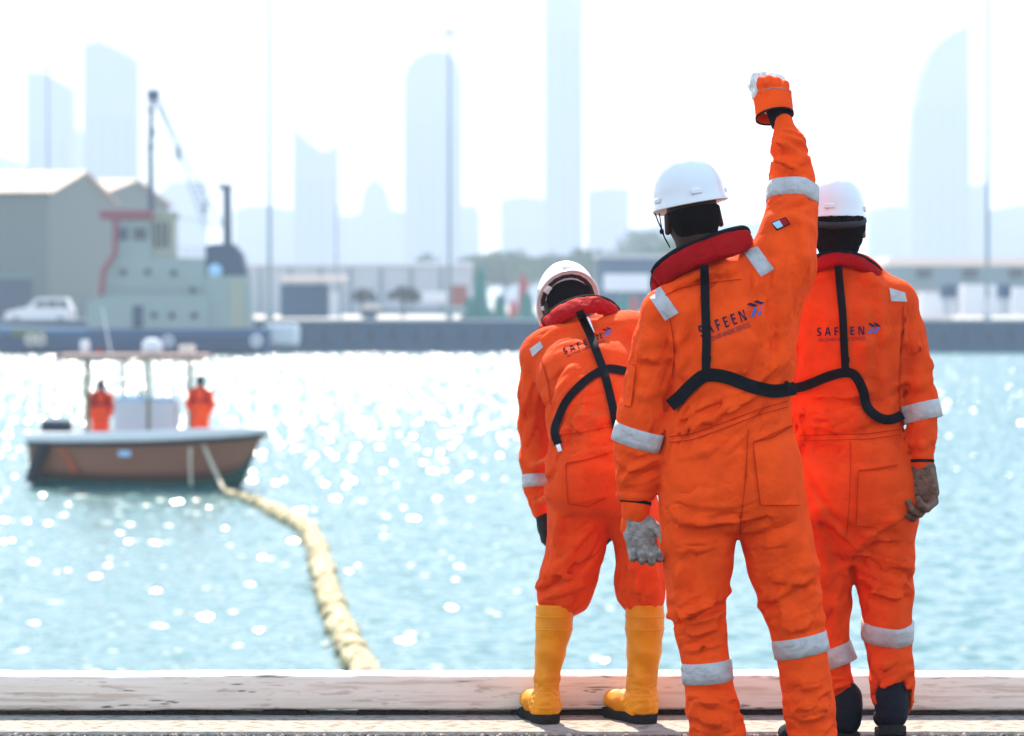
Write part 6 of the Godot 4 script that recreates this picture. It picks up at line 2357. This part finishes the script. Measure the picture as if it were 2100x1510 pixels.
func crew(foot: Vector3, turn: float, label: String, pose: String, _boat: Node3D) -> void:
	var o := thing("person", label, "person", foot, "crew of the workboat")
	var k := Clay.new()
	var b := Basis(Vector3.UP, turn)
	var p := func(x: float, y: float, z: float) -> Vector3: return b * Vector3(x, y, z)
	var bow := -0.05 if pose == "head bowed" else 0.0
	k.add(p.call(0, 0.86, 0), p.call(0, 1.15, 0), 0.17, 0.12, 0.18, 0.13, 0.04, 0.04)
	k.add(p.call(0, 1.15, 0), p.call(0, 1.38, bow), 0.19, 0.13, 0.20, 0.12, 0.05, 0.05)
	for s in [-1, 1]:
		k.add(p.call(s * 0.09, 0.85, 0), p.call(s * 0.11, 0.46, 0.02), 0.10, 0.11, 0.08, 0.09, 0.04, 0.02)
		k.add(p.call(s * 0.11, 0.46, 0.02), p.call(s * 0.12, 0.06, 0.0), 0.08, 0.09, 0.07, 0.075, 0.02, 0.02)
		k.add(p.call(s * 0.12, 0.05, 0.0), p.call(s * 0.12, 0.04, -0.14), 0.05, 0.05, 0.045, 0.04, 0.02, 0.02)
		k.add(p.call(s * 0.20, 1.36, bow), p.call(s * 0.26, 1.10, 0.0), 0.075, 0.08, 0.062, 0.066, 0.04, 0.02)
		k.add(p.call(s * 0.26, 1.10, 0.0), p.call(s * 0.17, 0.92, -0.16), 0.06, 0.065, 0.045, 0.048, 0.02, 0.02)
	k.amp = 0.006
	k.grow(0.022)
	k.wrinkle()
	put_mesh("coverall", k.net(), M.suit, o)
	var h := Clay.new()
	var hb := Vector3(0, 0, bow * 1.6)
	h.add(p.call(0, 1.38, bow), p.call(0, 1.50, bow) + hb * 0.5, 0.062, 0.062, 0.056, 0.06, 0.02, 0.02)
	h.add(p.call(0, 1.59, 0.01) + hb, p.call(0, 1.53, -0.02) + hb, 0.074, 0.092, 0.06, 0.075, 0.03, 0.03)
	for s in [-1, 1]:
		h.add(p.call(s * 0.17, 0.92, -0.16), p.call(s * 0.14, 0.86, -0.24), 0.038, 0.03, 0.03, 0.02, 0.02, 0.02)
	h.grow(0.012)
	put_mesh("body", h.net(), M.skin_dark, o)
	var c := Clay.new()
	c.add(p.call(0, 1.625, 0.0) + hb, p.call(0, 1.635, -0.01) + hb, 0.098, 0.112, 0.092, 0.108, 0.01, 0.01)
	c.grow(0.012)
	put_mesh("hair", c.net(), M.hair_black, o)
	var v := Clay.new()
	v.add(p.call(-0.16, 1.18, 0.0), p.call(-0.08, 1.44, bow), 0.07, 0.15, 0.06, 0.11, 0.03, 0.03)
	v.add(p.call(0.16, 1.18, 0.0), p.call(0.08, 1.44, bow), 0.07, 0.15, 0.06, 0.11, 0.03, 0.03)
	v.add(p.call(-0.12, 1.20, 0.0), p.call(0.12, 1.20, 0.0), 0.07, 0.145, 0.07, 0.145, 0.03, 0.03, Vector3.UP)
	v.grow(0.018)
	put_mesh("vest", v.net(), M.vest_red, o)


# ---------------------------------------------------------------- the floating boom and its tow rope

func make_boom() -> void:
	var pts := []
	for q in [[463, 1016], [500, 1026], [540, 1044], [580, 1066], [612, 1082], [634, 1100], [650, 1135], [660, 1175], [671, 1220], [686, 1265], [704, 1310], [724, 1350], [742, 1385], [764, 1432], [790, 1490]]:
		pts.append(sea_at(q[0], q[1]) + Vector3(0, 0.05, 0))
	var path := smooth_path(pts, 0.12)
	var o := thing("oil_boom", "long cream coloured floating containment boom curving from the workboat to the quay", "boom", pts[0])
	var per := 11
	var n := noise(1.0, 3, 81)
	var k := 0
	var i := 0
	while i + 4 < path.size():
		var last := mini(i + per, path.size() - 1)
		var rows := []
		for j in range(i, last + 1):
			var d: Vector3 = (path[mini(j + 1, path.size() - 1)] - path[maxi(j - 1, 0)]).normalized()
			var side := d.cross(Vector3.UP).normalized()
			var up := side.cross(d)
			var u := float(j - i) / (last - i)
			var grow := smoothstep(0.0, 60.0, j)
			var r := lerpf(0.085, 0.165, grow) * (0.58 + 0.42 * pow(sin(PI * clampf(u, 0.03, 0.97)), 0.45))
			var row := PackedVector3Array()
			for q in 18:
				var a := TAU * q / 18
				var w := 1.0 + 0.15 * sin(a - j * 0.5 + k) + 0.10 * sin(a * 2.0 + j * 0.65 + k * 2.0) + 0.30 * n.get_noise_3d(cos(a) * 1.6, sin(a) * 1.6, j * 0.34)
				row.append(path[j] + (side * cos(a) + up * sin(a) * 0.88) * r * w)
			rows.append(row)
		var s := Shape.new()
		s.skin(rows)
		var sec := part("float_section", s, M.boom, o)
		var tie := Shape.new()
		var c: Vector3 = path[i]
		var d2: Vector3 = (path[i + 1] - path[maxi(i - 1, 0)]).normalized()
		var sd := d2.cross(Vector3.UP).normalized()
		var ring := []
		for q in 17:
			var a := TAU * q / 16
			ring.append(c + (sd * cos(a) + Vector3.UP * sin(a) * 0.9) * lerpf(0.075, 0.125, smoothstep(0.0, 60.0, i)))
		tie.tube(ring, 0.026, -1, 6)
		tie.tube([c + sd * 0.11, c + sd * (0.22 + 0.06 * sin(k * 2.0)) + Vector3(0, -0.06, 0), c + sd * 0.26 + Vector3(0, -0.12, 0.12)], 0.014, 0.008, 5)
		part("tie_rope", tie, M.boom_tie, sec)
		i = last
		k += 1
	var r := Shape.new()
	r.tube(smooth_path([at(409, 893, 70.3), at(424, 930, 70.0), at(444, 975, 69.4), pts[0] + Vector3(0, 0.02, 0), pts[1]], 0.1), 0.038, -1, 8)
	solo("tow_rope", r, M.rope, "thick pale rope from the workboat's gunwale down to the boom", "rope")
